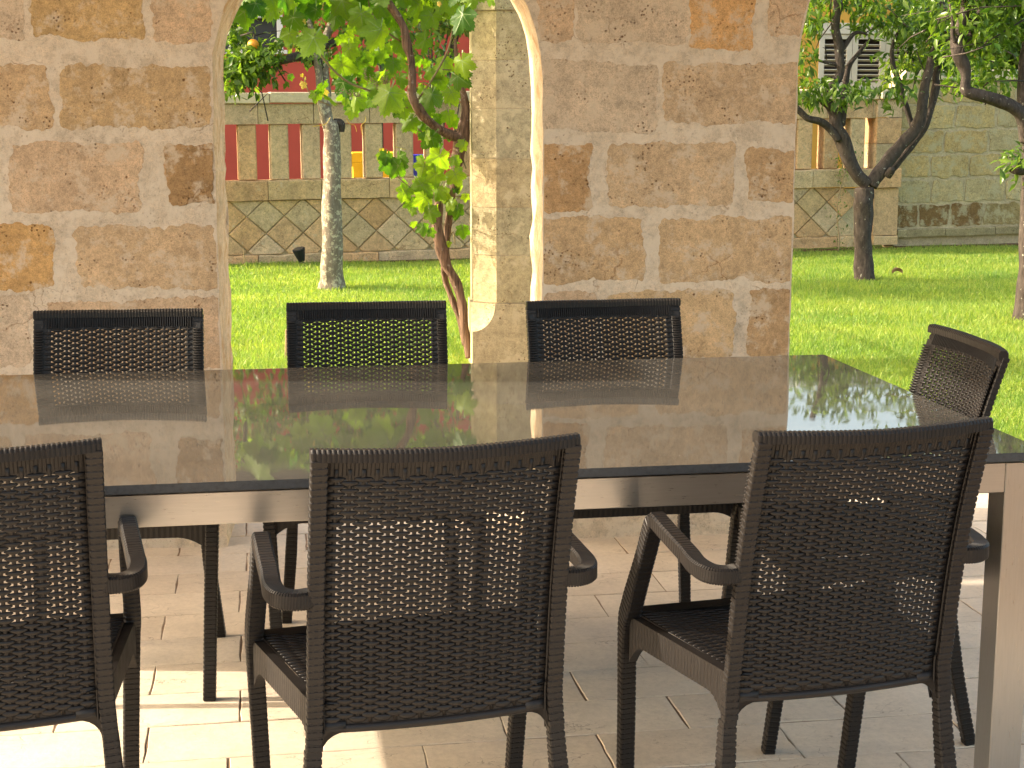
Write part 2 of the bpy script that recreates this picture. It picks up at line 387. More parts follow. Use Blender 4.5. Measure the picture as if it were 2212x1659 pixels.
mb = MB(); ringsY = [0.0, .006, .13, .25, WT-.006, WT]
rings = []
for q, yy in enumerate(ringsY):
    ins = -.005 if q in (0, len(ringsY)-1) else 0
    rg = []
    for p in outline:
        x, z = jit(p, q*3.1, .0035 if q < 2 else .008)
        rg.append((x, yy, z))
    rings.append(rg)
mb.loft(rings, caps=False)
n_ = len(outline)
mb.f.append(tuple(range(n_))); mb.m.append(0); mb.f.append(tuple(reversed(range(len(mb.v)-n_, len(mb.v))))); mb.m.append(0)
me = mb.mesh('mortar_core', [M['mortar'], M['arris_stone']])
for p in me.polygons:
    if len(p.vertices) == 4 and -0.1 < p.center.y < WT and abs(p.normal.y) < .6 and p.center.z < 2.7 and abs(p.center.x) < 3.6: p.material_index = 1
core = obj('mortar_core', me, wall)
bm = bmesh.new(); bm.from_mesh(me); bmesh.ops.recalc_face_normals(bm, faces=bm.faces); bm.to_mesh(me); bm.free()
def wu(px, py):   # photo pixel -> (u, z) on the wall face
    d = FW*FPX+RT*(px-1106)+UP*(829.5-py)
    a = R(4); nrm = Vector((math.sin(a), math.cos(a), 0)); p0 = Vector((.3,5,0)); t = (p0-CAMP).dot(nrm)/d.dot(nrm)
    q = CAMP+d*t-p0; return q.x*math.cos(a)-q.y*math.sin(a), q.z
def clip_arch(x, z, mrg=.004):
    for x0, x1, zs in ARCH:
        if z > zs:
            c = (x0+x1)/2; r = (x1-x0)/2; dx, dz = x-c, z-zs; d = math.hypot(dx, dz)
            if d < r+mrg:
                return c+dx/d*(r+mrg), zs+dz/d*(r+mrg)
        elif x0-mrg < x < x1+mrg:
            x = x0-mrg if abs(x-x0) < abs(x-x1) else x1+mrg
    return x, z
def soft(c): return tuple((a*.78+b*.22)*1.0 for a, b in zip(c, (.55,.43,.29)))
def stone(u0, z0, u1, z1, col, parent=wall, mat='wall_stone', proud=.0022, jag=.011, seed=0, name='stone', yface=0.0, clip=True, step=.0075):
    pts = []
    C_ = [(u0,z0),(u1,z0),(u1,z1),(u0,z1)]; rad = min(.016, (z1-z0)*.15, (u1-u0)*.15)
    for k in range(4):
        a, b_ = C_[k], C_[(k+1)%4]; L = math.hypot(b_[0]-a[0], b_[1]-a[1]); n_ = max(2, int(L/step))
        for j in range(n_):
            t = j/n_; x = a[0]+(b_[0]-a[0])*t; z = a[1]+(b_[1]-a[1])*t
            cx = min(max(x, u0+rad), u1-rad); cz = min(max(z, z0+rad), z1-rad)
            dx, dz = x-cx, z-cz; d = math.hypot(dx, dz)
            if d > 1e-6 and abs(dx) > 1e-6 and abs(dz) > 1e-6: x, z = cx+dx/d*rad, cz+dz/d*rad
            e = jag*(fbm(x*9, z*9, seed*3.7)*1.5+fbm(x*42, z*42, seed+9.1)*.7+noise.noise(Vector((x*160, z*160, seed)))*.35)
            ox, oz = (1 if x > u1-.001 else -1 if x < u0+.001 else 0), (1 if z > z1-.001 else -1 if z < z0+.001 else 0)
            if ox == 0 and oz == 0: ox, oz = dx/(d+1e-6), dz/(d+1e-6)
            x += ox*e; z += oz*e
            if clip: x, z = clip_arch(x, z)
            pts.append((x, z))
    cx, cz = (u0+u1)/2, (z0+z1)/2
    def ring(y, ins): return [(x+(cx-x)*min(.3, ins/max(abs(cx-x), ins*2, 1e-6)), yface+y, z+(cz-z)*min(.3, ins/max(abs(cz-z), ins*2, 1e-6))) for x, z in pts]
    m_ = MB(); m_.loft([ring(.003,0), ring(-proud*.6,.0004), ring(-proud,.0030)], caps=False)
    b0 = len(m_.v)-len(pts); m_.f.append(tuple(range(b0, b0+len(pts)))); m_.m.append(0)
    me = m_.mesh('stone', M[mat])
    bm = bmesh.new(); bm.from_mesh(me); bmesh.ops.recalc_face_normals(bm, faces=bm.faces)
    me2 = me; bm.to_mesh(me2); bm.free()
    if me2.polygons[-1].normal.y > 0: me2.flip_normals()
    return obj(name, me2, parent, color=col)
tan = (.55,.37,.20); pink = (.62,.43,.27); ochre = (.54,.35,.14); orng = (.60,.34,.11); dark = (.38,.21,.075); pale_ = (.64,.50,.36)
LS = lambda a, b, c, d: (a*.5, b*.5, c*.5, d*.5)
RS = lambda a, b, c, d: (998+a*.486, b*.486, 998+c*.486, d*.486)
stones = [(LS(140,-160,620,165), ochre), (LS(655,-150,905,180), pink), (LS(-200,-160,100,170), pale_),
  (LS(-250,285,215,545), tan), (LS(272,288,912,540), (.52,.345,.165)),
  (LS(40,622,612,905), pink), (LS(722,632,925,880), dark), (LS(-400,620,-20,900), tan),
  (LS(-300,980,232,1240), orng), (LS(332,982,938,1232), (.60,.41,.235)),
  (LS(200,1305,955,1580), pink), (LS(-400,1300,120,1570), pale_), (LS(-300,1640,330,1960), tan), (LS(400,1640,975,1960), pink),
  (RS(342,-150,492,178), pink), (RS(525,-150,985,190), pale_), (RS(1022,-130,1282,214), (.66,.36,.13)), (RS(1375,-130,1520,155), pink),
  (RS(352,288,858,575), pale_), (RS(905,292,1498,542), (.60,.42,.255)),
  (RS(355,645,566,932), (.54,.31,.13)), (RS(655,640,1200,905), (.60,.42,.25)), (RS(1278,676,1486,890), (.57,.36,.18)),
  (RS(358,975,802,1242), (.59,.39,.205)), (RS(888,985,1476,1242), (.60,.405,.22)),
  (RS(355,1310,590,1580), pink), (RS(640,1302,1192,1582), (.62,.42,.22)), (RS(1284,1290,1462,1590), (.46,.28,.13)),
  (RS(355,1650,850,1930), pink), (RS(930,1650,1450,1930), tan)]
for k, ((a,b,c,d), col) in enumerate(stones):
    u0, z1 = wu(a, b); u1, z0 = wu(c, d)
    u0 -= .005; u1 += .005; z0 -= .005; z1 += .005
    stone(u0, z0, u1, z1, soft(col), seed=k, proud=.003 if col in (dark,) else .0009)
# the courses out of the frame (seen in the table's mirror and from the side)
k = 100
for lo, hi, z0, z1 in ((-1.53,-.47,1.92,2.75), (.60,1.41,1.92,2.75), (-1.53,-1.35,.1,1.9), (2.84,3.65,.1,2.75), (-3.85,-2.97,.1,2.75), (-1.5,3.6,2.2,2.75),(-.47,-.47,0,0)):
    z = z0
    while z < z1-.12:
        x = lo+random.uniform(-.2, 0)
        while x < hi-.08:
            w_ = random.uniform(.28,.45); a = max(x, lo)+.025; b = min(x+w_, hi)-.02
            inside = any(x0-.02 < (a+b)/2 < x1+.02 and z < zs+(x1-x0)/2+.03 for x0, x1, zs in ARCH)
            if b-a > .08 and not inside and not (z0 < 1.95 and False):
                if lo == -1.5 and (a < 3.6) and False: pass
                if not (lo == -1.5 and ((-1.53 < (a+b)/2 < -.47) or (.6 < (a+b)/2 < 1.41) or (a+b)/2 > 2.84)):
                    stone(a, z+.02, b, z+.21, soft(random.choice((tan,pink,pale_,ochre))), seed=k, step=.03); k += 1
            x += w_
        z += .245

# unseen stone pier added at the left to cast shade across the paving
cp_ = thing('shade_pier', 'unseen sandstone pier added left of the terrace to shade the paving', 'pillar', (-2.85,4.80,0), -R(4.0))
for j in range(11):
    m_ = MB(); o_ = .004*(j % 2); m_.box((-.15-o_, -.36-o_, j*.257), (.15+o_, .35+o_, j*.257+.254)); obj('stone', bevel(m_.mesh('stone', M['wall_stone']), .006), cp_, color=soft((tan,pink,pale_)[j % 3]))

# unseen roof, added to keep the sky off the table and chairs
roof = thing('shade_roof', 'unseen boarded roof added above the dining table to block the sky', 'roof', (.4,3.4,2.86), -R(4.0))
for j in range(18):
    m_ = MB(); m_.box((-2.6, -2.3+j*.235, .10), (3.2, -2.3+j*.235+.229, .125)); obj('board', m_.mesh('board', M['roof_boards']), roof)
for j in range(6):
    m_ = MB(); m_.box((-2.5+j*1.1, -2.35, .001), (-2.42+j*1.1, 1.95, .098)); obj('rafter', bevel(m_.mesh('rafter', M['roof_boards']), .004), roof)

# ------------------------------------------------------------------ granite table on a steel frame
TX1, TX0, TY0, TY1, TZ = 1.538, -.98, 2.81, 4.09, .75
table = thing('dining_table', 'long dining table with polished dark granite top on brushed steel frame', 'table', ((TX0+TX1)/2,(TY0+TY1)/2,0))
cx, cy = table.location.x, table.location.y
mb = MB(); mb.box((TX0-cx,TY0-cy,TZ-.018), (TX1-cx,TY1-cy,TZ)); me = bevel(mb.mesh('tabletop', [M['granite'], M['granite_edge']]), .002, 2)
for p in me.polygons:
    if abs(p.normal.z) < .5: p.material_index = 1
obj('tabletop', me, table)
# steel frame: rails flush under the top, a narrow shadow gap between
i_ = .025; RH = .062; RW = .05; LW = .070
zt = TZ-.024
def rail(x0, y0, x1, y1, nm='rail'):
    m_ = MB(); m_.box((x0-cx,y0-cy,zt-RH), (x1-cx,y1-cy,zt)); return obj(nm, bevel(m_.mesh(nm, M['steel_h']), .0015), table)
fx0, fx1, fy0, fy1 = TX0+.02, TX1-.012, TY0+.02, TY1-.02
rail(fx0+LW, fy0+.001, fx1-LW, fy0+RW); rail(fx0+LW, fy1-RW, fx1-LW, fy1-.001)
for X in (fx0, fx1-RW): rail(X+.001, fy0+LW, X+RW-.001, fy1-LW)
for X in (fx0, fx1-LW):
    for Yy in (fy0, fy1-LW):
        m_ = MB(); m_.box((X-cx,Yy-cy,.0), (X+LW-cx,Yy+LW-cy,zt)); obj('leg', bevel(m_.mesh('leg', M['steel_v']), .0015), table)
m_ = MB(); m_.box((fx0+.08-cx, fy0+.08-cy, TZ-.0245), (fx1-.08-cx, fy1-.08-cy, TZ-.0185)); obj('underlay', m_.mesh('underlay', M['dark_metal']), table)

# ------------------------------------------------------------------ the woven resin armchair
BACK = smooth_path([(.2075,-.275,.888),(.2075,-.236,.76),(.208,-.204,.62),(.209,-.182,.47),(.211,-.176,.40),(.224,-.196,.20),(.242,-.235,0)], 40)
def back_y(z):
    best = min(BACK, key=lambda p: abs(p[2]-z)); return best[1]
ZB = np.array([p[2] for p in BACK])[::-1]; YB = np.array([p[1] for p in BACK])[::-1]; XB = np.array([p[0] for p in BACK])[::-1]
def by(z): return float(np.interp(z, ZB, YB))
def sag(u, z): return -.030*(1-u*u)*(.55+.45*min(1, max(0, (z-.40)/.45)))
def panel(u, z, off=0.0):     # off > 0: towards the rear
    x = u*.1965; y = by(z)+sag(u, z)
    # normal (approx): rear facing, tilted with the recline and the curve
    dz = (by(z+.01)+sag(u, z+.01)-by(z-.01)-sag(u, z-.01))/.02
    du = (sag(u+.02, z)-sag(u-.02, z))/.04/.1965
    nrm = Vector((du, -1, dz)).normalized()
    return Vector((x, y, z))+nrm*off
NC = 18; CP = 2.0/(NC+.6)
ROWP = .0066
def lens(m_, fn, u, v, hu, hv, depth, sag_=.0012):
    st = (-1,-.78,-.3,.3,.78,1); hh = (.22,.64,1,1,.64,.22); dd = (.2,.55,1,1,.55,.2)
    rings = []
    for s_, h_, d_ in zip(st, hh, dd):
        c = v-sag_*(1-abs(s_))*1.3; h = hv*h_; d = depth*d_
        rings.append([fn(u+s_*hu, c-h, .0008), fn(u+s_*hu, c-h*.55, d), fn(u+s_*hu, c+h*.55, d), fn(u+s_*hu, c+h, .0008), fn(u+s_*hu, c+h*.5, -d*.8), fn(u+s_*hu, c-h*.5, -d*.8)])
    m_.loft(rings)
def ribbed_sweep(m_, path, wx, wy, pitch, ridge=.0010, x_axis=Vector((1,0,0)), sub=None, nubs=True, ends=True, soft=.2):
    """bar of rectangular section with woven ridges along a path of points; wx, wy half widths (may vary: functions of t)"""
    P = [Vector(p[:3]) for p in path]; L = [0]
    for a, b in zip(P, P[1:]): L.append(L[-1]+(b-a).length)
    T = L[-1]; n_ = max(2, int(T/pitch)); st = []
    for k in range(n_):
        for f, o in ((.0,0), (.10,1), (.70,1), (.78,0)): st.append(((k+f)/n_*T, o))
    st.append((T, 0)); rings = []; mids = []
    arr = np.array([list(p) for p in P]); La = np.array(L)
    def pos(s_): return Vector([float(np.interp(s_, La, arr[:,q])) for q in range(3)])
    for s_, o in st:
        p = pos(s_); t = (pos(min(T, s_+.006))-pos(max(0, s_-.006))).normalized()
        xa = x_axis(s_/T) if callable(x_axis) else x_axis
        ya = t.cross(xa).normalized(); xa2 = ya.cross(t).normalized()
        hx = (wx(s_/T) if callable(wx) else wx)-(0 if o else ridge*1.6); hy = (wy(s_/T) if callable(wy) else wy)-(0 if o else ridge*1.6)
        e = min(hx, hy)*soft
        prof = ((-hx+e,-hy),(hx-e,-hy),(hx,-hy+e),(hx,hy-e),(hx-e,hy),(-hx+e,hy),(-hx,hy-e),(-hx,-hy+e))
        rings.append([p+xa2*a+ya*b for a, b in prof])
        mids.append((p, xa2, ya, hx, hy, s_))
    m_.loft(rings)
    if nubs:   # upright canes that show between the ridges
        for side in (-1, 1):
            for fx in (-.42, .42):
                r2 = []
                for p, xa, ya, hx, hy, s_ in mids[::4]:
                    c = p+ya*side*(hy+ridge*.5)+xa*fx*hx; a_ = hx*.16
                    r2.append([c-xa*a_-ya*side*.002, c+xa*a_-ya*side*.002, c+xa*a_+ya*side*.0004, c-xa*a_+ya*side*.0004])
                if len(r2) > 1: m_.loft(r2)
def make_chair_meshes():
    D = {}
    # --- backrest: woven panel
    m_ = MB(); z0, z1 = .408, .868
    us = [(-1+CP*.8)+i*CP for i in range(NC)]
    rows = int((z1-z0-.012)/ROWP)
    for i, u in enumerate(us):
        ring = []
        for k_ in range(0, 40):
            z = z0+(z1-z0)*k_/39
            a = .0033/.1965
            ring.append([panel(u-a,z,-.0012), panel(u+a,z,-.0012), panel(u+a,z,.0016), panel(u-a,z,.0016)])
        m_.loft(ring)
        for r_ in range(rows):
            if (i+r_) % 2: continue
            z = z0+.008+r_*ROWP
            low = max(0, 1-(z-z0)/.07); edge = 1 if i in (0, NC-1) else 0
            lens(m_, panel, u, z, CP*(.70+.08*low), .0047+.0020*low, .0040)
    for sgn in (-1, 1):      # the weave runs over the side bars on the sitting side
        for r_ in range(rows):
            lens(m_, lambda u, v, o=0.0: panel(u, v, -o-.0022), sgn*1.052, z0+.008+r_*ROWP, CP*.62, .0030, .0030)
        # rounded web between the panel's foot and the leg
        cxn = sgn*1.02; pts_ = [(sgn*.80, z0-.014)]+[(sgn*(.80+.22*math.sin(math.pi/2*k_/6)), z0-.014-.045*(1-math.cos(math.pi/2*k_/6))) for k_ in range(1, 7)]+[(sgn*1.06, z0-.06), (sgn*1.06, z0+.004), (sgn*.80, z0+.004)]
        r1 = [panel(u, z, .004) for u, z in pts_]; r2 = [panel(u, z, -.004) for u, z in pts_]; m_.loft([r1, r2])
    # closed zones: sides, foot and head of the panel
    def sheet(ua, ub, za, zb, nu, nz):
        vs = []; fs = []
        for a in range(nu+1):
            for b in range(nz+1):
                u = ua+(ub-ua)*a/nu; z = za+(zb-za)*b/nz; vs.append(panel(u, z, .0003))
        for a in range(nu):
            for b in range(nz):
                q = a*(nz+1)+b; fs.append((q, q+nz+1, q+nz+2, q+1))
        n0 = len(vs); m_.add(vs, fs)
    sheet(-1.09,-.93,z0,z1,1,30); sheet(.93,1.09,z0,z1,1,30); sheet(-1,1,z0-.012,z0+.05,24,4); sheet(-1,1,z1-.018,z1+.02,24,2)
    # rolled lower hem
    rings = []
    for k_ in range(33):
        u = -1.02+2.04*k_/32; rings.append([panel(u,z0-.016,.001), panel(u,z0-.012,.0045), panel(u,z0-.002,.003), panel(u,z0-.002,-.003), panel(u,z0-.012,-.0045)])
    m_.loft(rings)
    D['backrest'] = m_.mesh('backrest', M['resin'], True)
    # --- frame round the back: two side bars, top bar with ribs
    m_ = MB()
    for sgn in (-1, 1):
        path = [(sgn*p[0], p[1]-.0075, p[2]) for p in BACK if p[2] >= .36]
        ribbed_sweep(m_, path, .0140, .0085, .0122, ridge=.0008)
        # inner bead line
        m_.tube([(sgn*.1945, p[1]-.005, p[2]) for p in BACK[::6] if p[2] >= .385], .0022, 5)
    rings = []; NR = 56
    for k_ in range(NR*3+1):
        u = -1+2*k_/(NR*3); x = u*.2205; r_ = .0 if k_ % 3 == 0 else .0012
        y = by(.888)+sag(min(1, max(-1, u)), .888); h = .0105+r_; zc = .890+.004*abs(u)
        rings.append([Vector((x, y-h, zc-.010)), Vector((x, y-h, zc+.004)), Vector((x, y-h*.6, zc+.009+r_)), Vector((x, y+h*.6, zc+.009+r_)), Vector((x, y+h, zc+.004)), Vector((x, y+h, zc-.010))])
    m_.loft(rings)
    # ribbed band under the top bar on the sitting side
    for k_ in range(62):
        u = -.96+1.92*k_/61; a = .011
        r2 = [[panel(u-a,z,-.001), panel(u-a*.5,z,-.0052), panel(u+a*.5,z,-.0052), panel(u+a,z,-.001), panel(u,z,.0012)] for z in (.857,.884)]
        m_.loft(r2)
    D['back_frame'] = m_.mesh('back_frame', M['resin'], False)
    # --- rear legs (carry on down from the side bars)
    for sgn in (-1, 1):
        m_ = MB(); path = [(sgn*p[0], p[1], p[2]) for p in BACK if p[2] <= .366]
        ribbed_sweep(m_, path, lambda t: .0142+.0035*min(1, t*2.5)-.003*t, lambda t: .0118+.004*min(1, t*2.5)-.002*t, .0122, ridge=.0008)
        # fillet to the panel's foot
        D['rear_leg_%s' % ('l' if sgn < 0 else 'r')] = m_.mesh('leg', M['resin'])
    # --- arms and front legs
    for sgn in (-1, 1):
        A = smooth_path([(.214,-.206,.640),(.240,-.214,.641),(.263,-.202,.643),(.272,-.168,.647),(.270,-.12,.654),(.267,-.03,.664),(.264,.050,.674)], 8)
        A = [Vector((sgn*p[0], p[1], p[2])) for p in A]
        m_ = MB()
        pos = [(p.x, p.y, p.z) for p in A]
        # section: side axis is horizontal, perpendicular to the run
        P = A; L = len(P); rings = []; n_sub = 3
        for k_, p in enumerate(P[:-1]):
            q = P[k_+1]
            for f, o in ((0,0),(.12,1),(.8,1),(.92,0)):
                c = p.lerp(q, f); t = (q-p).normalized(); prev = (p-P[k_-1]).normalized() if k_ else t
                t = prev.lerp(t, min(1, .5+f)).normalized()
                side = t.cross(Vector((0,0,1))).normalized(); up_ = side.cross(t).normalized()
                hx = .0158-(0 if o else .0006); hy = .0150-(0 if o else .0013); e = .004
                rings.append([c+side*a+up_*b for a, b in ((-hx+e,-hy),(hx-e,-hy),(hx,-hy+e),(hx,hy-e),(hx-e,hy),(-hx+e,hy),(-hx,hy-e),(-hx,-hy+e))])
        m_.loft(rings)
        D['arm_%s' % ('l' if sgn < 0 else 'r')] = m_.mesh('armrest', M['resin'])
        m_ = MB()
        Pl = smooth_path([(.263,.052,.668),(.263,.068,.655),(.264,.105,.585),(.268,.160,.475),(.266,.190,.41),(.258,.212,.22),(.250,.236,0)], 8)
        ribbed_sweep(m_, [(sgn*p[0],p[1],p[2]) for p in Pl], lambda t: .0165-.001*t, lambda t: .0155+.006*math.exp(-((t-.32)/.12)**2)-.002*t, .0112, ridge=.0009)
        D['front_leg_%s' % ('l' if sgn < 0 else 'r')] = m_.mesh('leg', M['resin'])
    # --- seat: woven panel with skirts
    m_ = MB()
    def seat(u, v, off=0.0):   # v = y
        hw = .194+.056*(v+.165)/.33
        return Vector((u*hw, v, .447-.012*(1-u*u)+.006*(v+.19)/.38-off))
    NS = 19; SP = 2/(NS+.4)
    for i in range(NS):
        u = -1+SP*.7+i*SP
        ring = [[seat(u-.016,-.185+.37*k_/16,-.001), seat(u+.016,-.185+.37*k_/16,-.001), seat(u+.016,-.185+.37*k_/16,.0016), seat(u-.016,-.185+.37*k_/16,.0016)] for k_ in range(17)]
        m_.loft(ring)
        for r_ in range(48):
            if (i+r_) % 2: continue
            lens(m_, seat, u, -.182+r_*.0077, SP*.74, .0050, -.0036, 0)
    for ua, ub in ((-1.02,-.93),(.93,1.02)):
        m_.add([seat(ua,-.19),seat(ub,-.19),seat(ub,.2),seat(ua,.2)], [(0,1,2,3)])
    m_.add([seat(-1,.165),seat(1,.165),seat(1,.205),seat(-1,.205)], [(0,1,2,3)])
    D['seat'] = m_.mesh('seat', M['resin'], True)
    # skirts: side and front plates with an arched lower edge and upright ribs
    m_ = MB()
    def skirt(p0, p1, deep0, deep1, n_, ztop=.449):
        p0 = Vector(p0); p1 = Vector(p1); d = (p1-p0); nrm = Vector((d.y, -d.x, 0)).normalized()
        rings = []
        for k_ in range(n_+1):
            t = k_/n_; p = p0+d*t; o = .0012 if k_ % 2 else 0
            e = min(t, 1-t)*2; dep = deep1+(deep0-deep1)*max(0, 1-e*3.2)**2
            rings.append([p+nrm*(.010+o)+Vector((0,0,ztop)), p-nrm*.008+Vector((0,0,ztop)), p-nrm*.008+Vector((0,0,ztop-dep)), p+nrm*(.010+o)+Vector((0,0,ztop-dep))])
        m_.loft(rings)
    for sgn in (-1, 1):
        a, b = (sgn*.262,.165,0), (sgn*.206,-.165,0)
        if sgn > 0: a, b = b, a
        skirt(a, b, .095, .052, 60)
    skirt((.262,.186,0), (-.262,.186,0), .085, .046, 80)
    skirt((-.19,-.150,0), (.19,-.150,0), .05, .045, 20)
    D['seat_rail'] = m_.mesh('seat_rail', M['resin'])
    return D
CH = make_chair_meshes()
def armchair(x, y, rz, label):
    t = thing('armchair', label, 'chair', (x,y,0), rz, 'brown woven resin armchairs round the table')
    obj('backrest', CH['backrest'], t); obj('back_frame', CH['back_frame'], t); obj('seat', CH['seat'], t); obj('seat_rail', CH['seat_rail'], t)
    for s_ in ('l', 'r'):
        obj('armrest', CH['arm_'+s_], t); obj('leg', CH['front_leg_'+s_], t); obj('leg', CH['rear_leg_'+s_], t)
    return t
armchair(-.526, 2.745, R(7), 'brown woven resin armchair cut off by the left frame edge, its back turned to us')
armchair(.241, 2.664, R(7), 'brown woven resin armchair at the near table side, whole back seen in the middle')
armchair(.969, 2.687, R(7), 'brown woven resin armchair nearest the steel table leg, its left arm and seat showing')
armchair(-.411, 3.903, R(177.3), 'brown woven resin armchair across the table in front of the left stone pier')
armchair(.256, 3.975, R(178.1), 'brown woven resin armchair across the table in front of the lawn seen through the arch')
armchair(.930, 3.921, R(181), 'brown woven resin armchair across the table in front of the right stone pier')
armchair(1.333, 3.374, R(86.2), 'brown woven resin armchair at the end of the table, standing against the sunlit lawn')

# ------------------------------------------------------------------ garden pillar beyond the arch
PL = at(1019.8, 760, 8.45)
pil = thing('garden_pillar', 'square weathered stone pillar with cut corners and plinth beside the vine', 'pillar', (PL.x, PL.y, 0), -R(4))
pil_cols = [(.44,.37,.21), (.40,.35,.21), (.43,.35,.20), (.40,.35,.22), (.45,.38,.24)]
PW, PD = .52, .46
def pil_ring(z, ch, ins=0.0):
    x0, x1, y0, y1 = ins, PW-ins, ins, PD-ins; a = max(ch, .0015); b_ = max(ch*.75, .0015)
    return [(x0,y0+b_,z),(x0+a,y0,z),(x1-a,y0,z),(x1,y0+b_,z),(x1,y1-b_,z),(x1-a,y1,z),(x0+a,y1,z),(x0,y1-b_,z)]
CHF = .125
# plinth with the curved stop of the cut corner
m_ = MB(); rings = [pil_ring(-.02,.004), pil_ring(.20,.004)]
for k_ in range(11):
    a = math.pi/2*k_/10; rings.append(pil_ring(.215+.145*(1-math.cos(a)), .004+CHF*math.sin(a)))
rings.append(pil_ring(.368, CHF+.004)); m_.loft(rings)
obj('plinth_stone', m_.mesh('plinth_stone', M['pillar_stone']), pil, color=(.47,.39,.23))
zz = .372; k = 0
for h_ in (.265,.265,.27,.27,.26,.265,.20,.27,.27):
    ins = .014 if k < 6 else .006
    m_ = MB(); m_.loft([pil_ring(zz+.001,CHF-.001,ins+.001), pil_ring(zz+.003,CHF,ins), pil_ring(zz+h_-.003,CHF,ins), pil_ring(zz+h_-.001,CHF-.001,ins+.001)])
    obj('shaft_stone', m_.mesh('shaft_stone', M['pillar_stone']), pil, color=pil_cols[k % 5]); zz += h_; k += 1
m_ = MB(); m_.loft([pil_ring(.37,CHF+.002,.017), pil_ring(zz,CHF+.002,.017)]); obj('joint_mortar', m_.mesh('joint_mortar', M['mortar']), pil)
# beam the vine hangs from
bl = thing('pergola_beam', 'dark pergola beam carrying the vine above the arch opening', 'beam', (PL.x+.2, PL.y+.16, 2.07))
m_ = MB(); m_.box((-5.5,-.04,0), (.05,.04,.10)); obj('beam_bar', bevel(m_.mesh('beam_bar', M['dark_metal']), .004), bl)
for j in range(5):
    m_ = MB(); m_.tube([(-5.4+j*1.3, -.12, .115), (-5.4+j*1.3, 2.0, .125)], .012, 6); obj('cross_bar', m_.mesh('cross_bar', M['dark_metal']), bl)

# ------------------------------------------------------------------ balustrade wall with slots, pier and the garden wall behind the lawn
FO = on_ground(760, 562); FH = R(84)
def fu(px, py):
    nrm = Vector((-math.cos(FH), math.sin(FH), 0)); d = FW*FPX+RT*(px-1106)+UP*(829.5-py); t = (FO-CAMP).dot(nrm)/d.dot(nrm); q = CAMP+d*t-FO
    return q.x*math.sin(FH)+q.y*math.cos(FH)
fence = thing('balustrade_wall', 'low stone balustrade wall with upright slots and a band of diamond tiles', 'wall', FO, math.pi/2-FH)
TILT = .0085
def fz(u): return TILT*u
fcols = [(.64,.45,.24), (.61,.45,.26), (.66,.44,.24), (.62,.39,.20), (.65,.48,.30), (.58,.44,.26)]
def fblock(u0, u1, z0, z1, y0, y1, name, col, mat='fence_stone', par=None, bv=.008, rag=.0):
    m_ = MB(); um = (u0+u1)/2
    if rag:
        rings = []; n_ = max(3, int((u1-u0)/.05))
        for k_ in range(n_+1):
            u = u0+(u1-u0)*k_/n_; a = rag*fbm(u*7, z1*9, 1.3); b = rag*fbm(u*7, z0*9, 5.1); c = rag*fbm(u*6, 3, 8.1)
            rings.append([(u,y0+c,z0+b+fz(u)),(u,y1,z0+fz(u)),(u,y1,z1+fz(u)),(u,y0+c+.008,z1+a+fz(u)),(u,y0+c,z1+a-.012+fz(u))])
        m_.loft(rings)
    else:
        m_.box((u0,y0,z0+fz(um)), (u1,y1,z1+fz(um)))
    me = m_.mesh(name, M[mat])
    if not rag: bevel(me, bv)
    bm = bmesh.new(); bm.from_mesh(me); bmesh.ops.recalc_face_normals(bm, faces=bm.faces); bm.to_mesh(me); bm.free()
    return obj(name, me, par or fence, color=col)
UL, UR = -2.6, fu(1884, 400)       # left run-out and the pier
PIER1 = fu(1936, 400); UW = 12.6
r = random.Random(3)
def rc():
    k_ = r.uniform(.9,1.1); return tuple(c*k_ for c in r.choice(fcols))
# base stones, diamond band, ledge, balusters, top rail, coping
u = UL
while u < UR:
    w_ = r.uniform(.45,.8); fblock(u+.004, min(u+w_, UR)-.004, -.03, .078, -.035+r.uniform(-.008,.008), .16, 'base_stone', rc(), rag=.012); u += w_
m_ = MB(); m_.box((UL,0.012,.05), (UR,.17,.605+fz(2.5))); obj('mortar_bed', m_.mesh('mortar_bed', M['fence_mortar']), fence)
def clip_poly(P, x0, x1, y0, y1):
    def cut(P, f, inter):
        out = []
        for i in range(len(P)):
            a, b = P[i-1], P[i]
            if f(b):
                if not f(a): out.append(inter(a, b))
                out.append(b)
            elif f(a): out.append(inter(a, b))
        return out
    for ax, lim, sg in ((0,x0,1),(0,x1,-1),(1,y0,1),(1,y1,-1)):
        f = lambda p: sg*(p[ax]-lim) >= 0
        def inter(a, b):
            t = (lim-a[ax])/(b[ax]-a[ax]); return (a[0]+(b[0]-a[0])*t, a[1]+(b[1]-a[1])*t)
        P = cut(P, f, inter)
        if len(P) < 3: return []
    return P
DP = .357; Z0, Z1 = .085, .598
node_u = fu((600+.3617*118)*.768, 505); node_z = .283
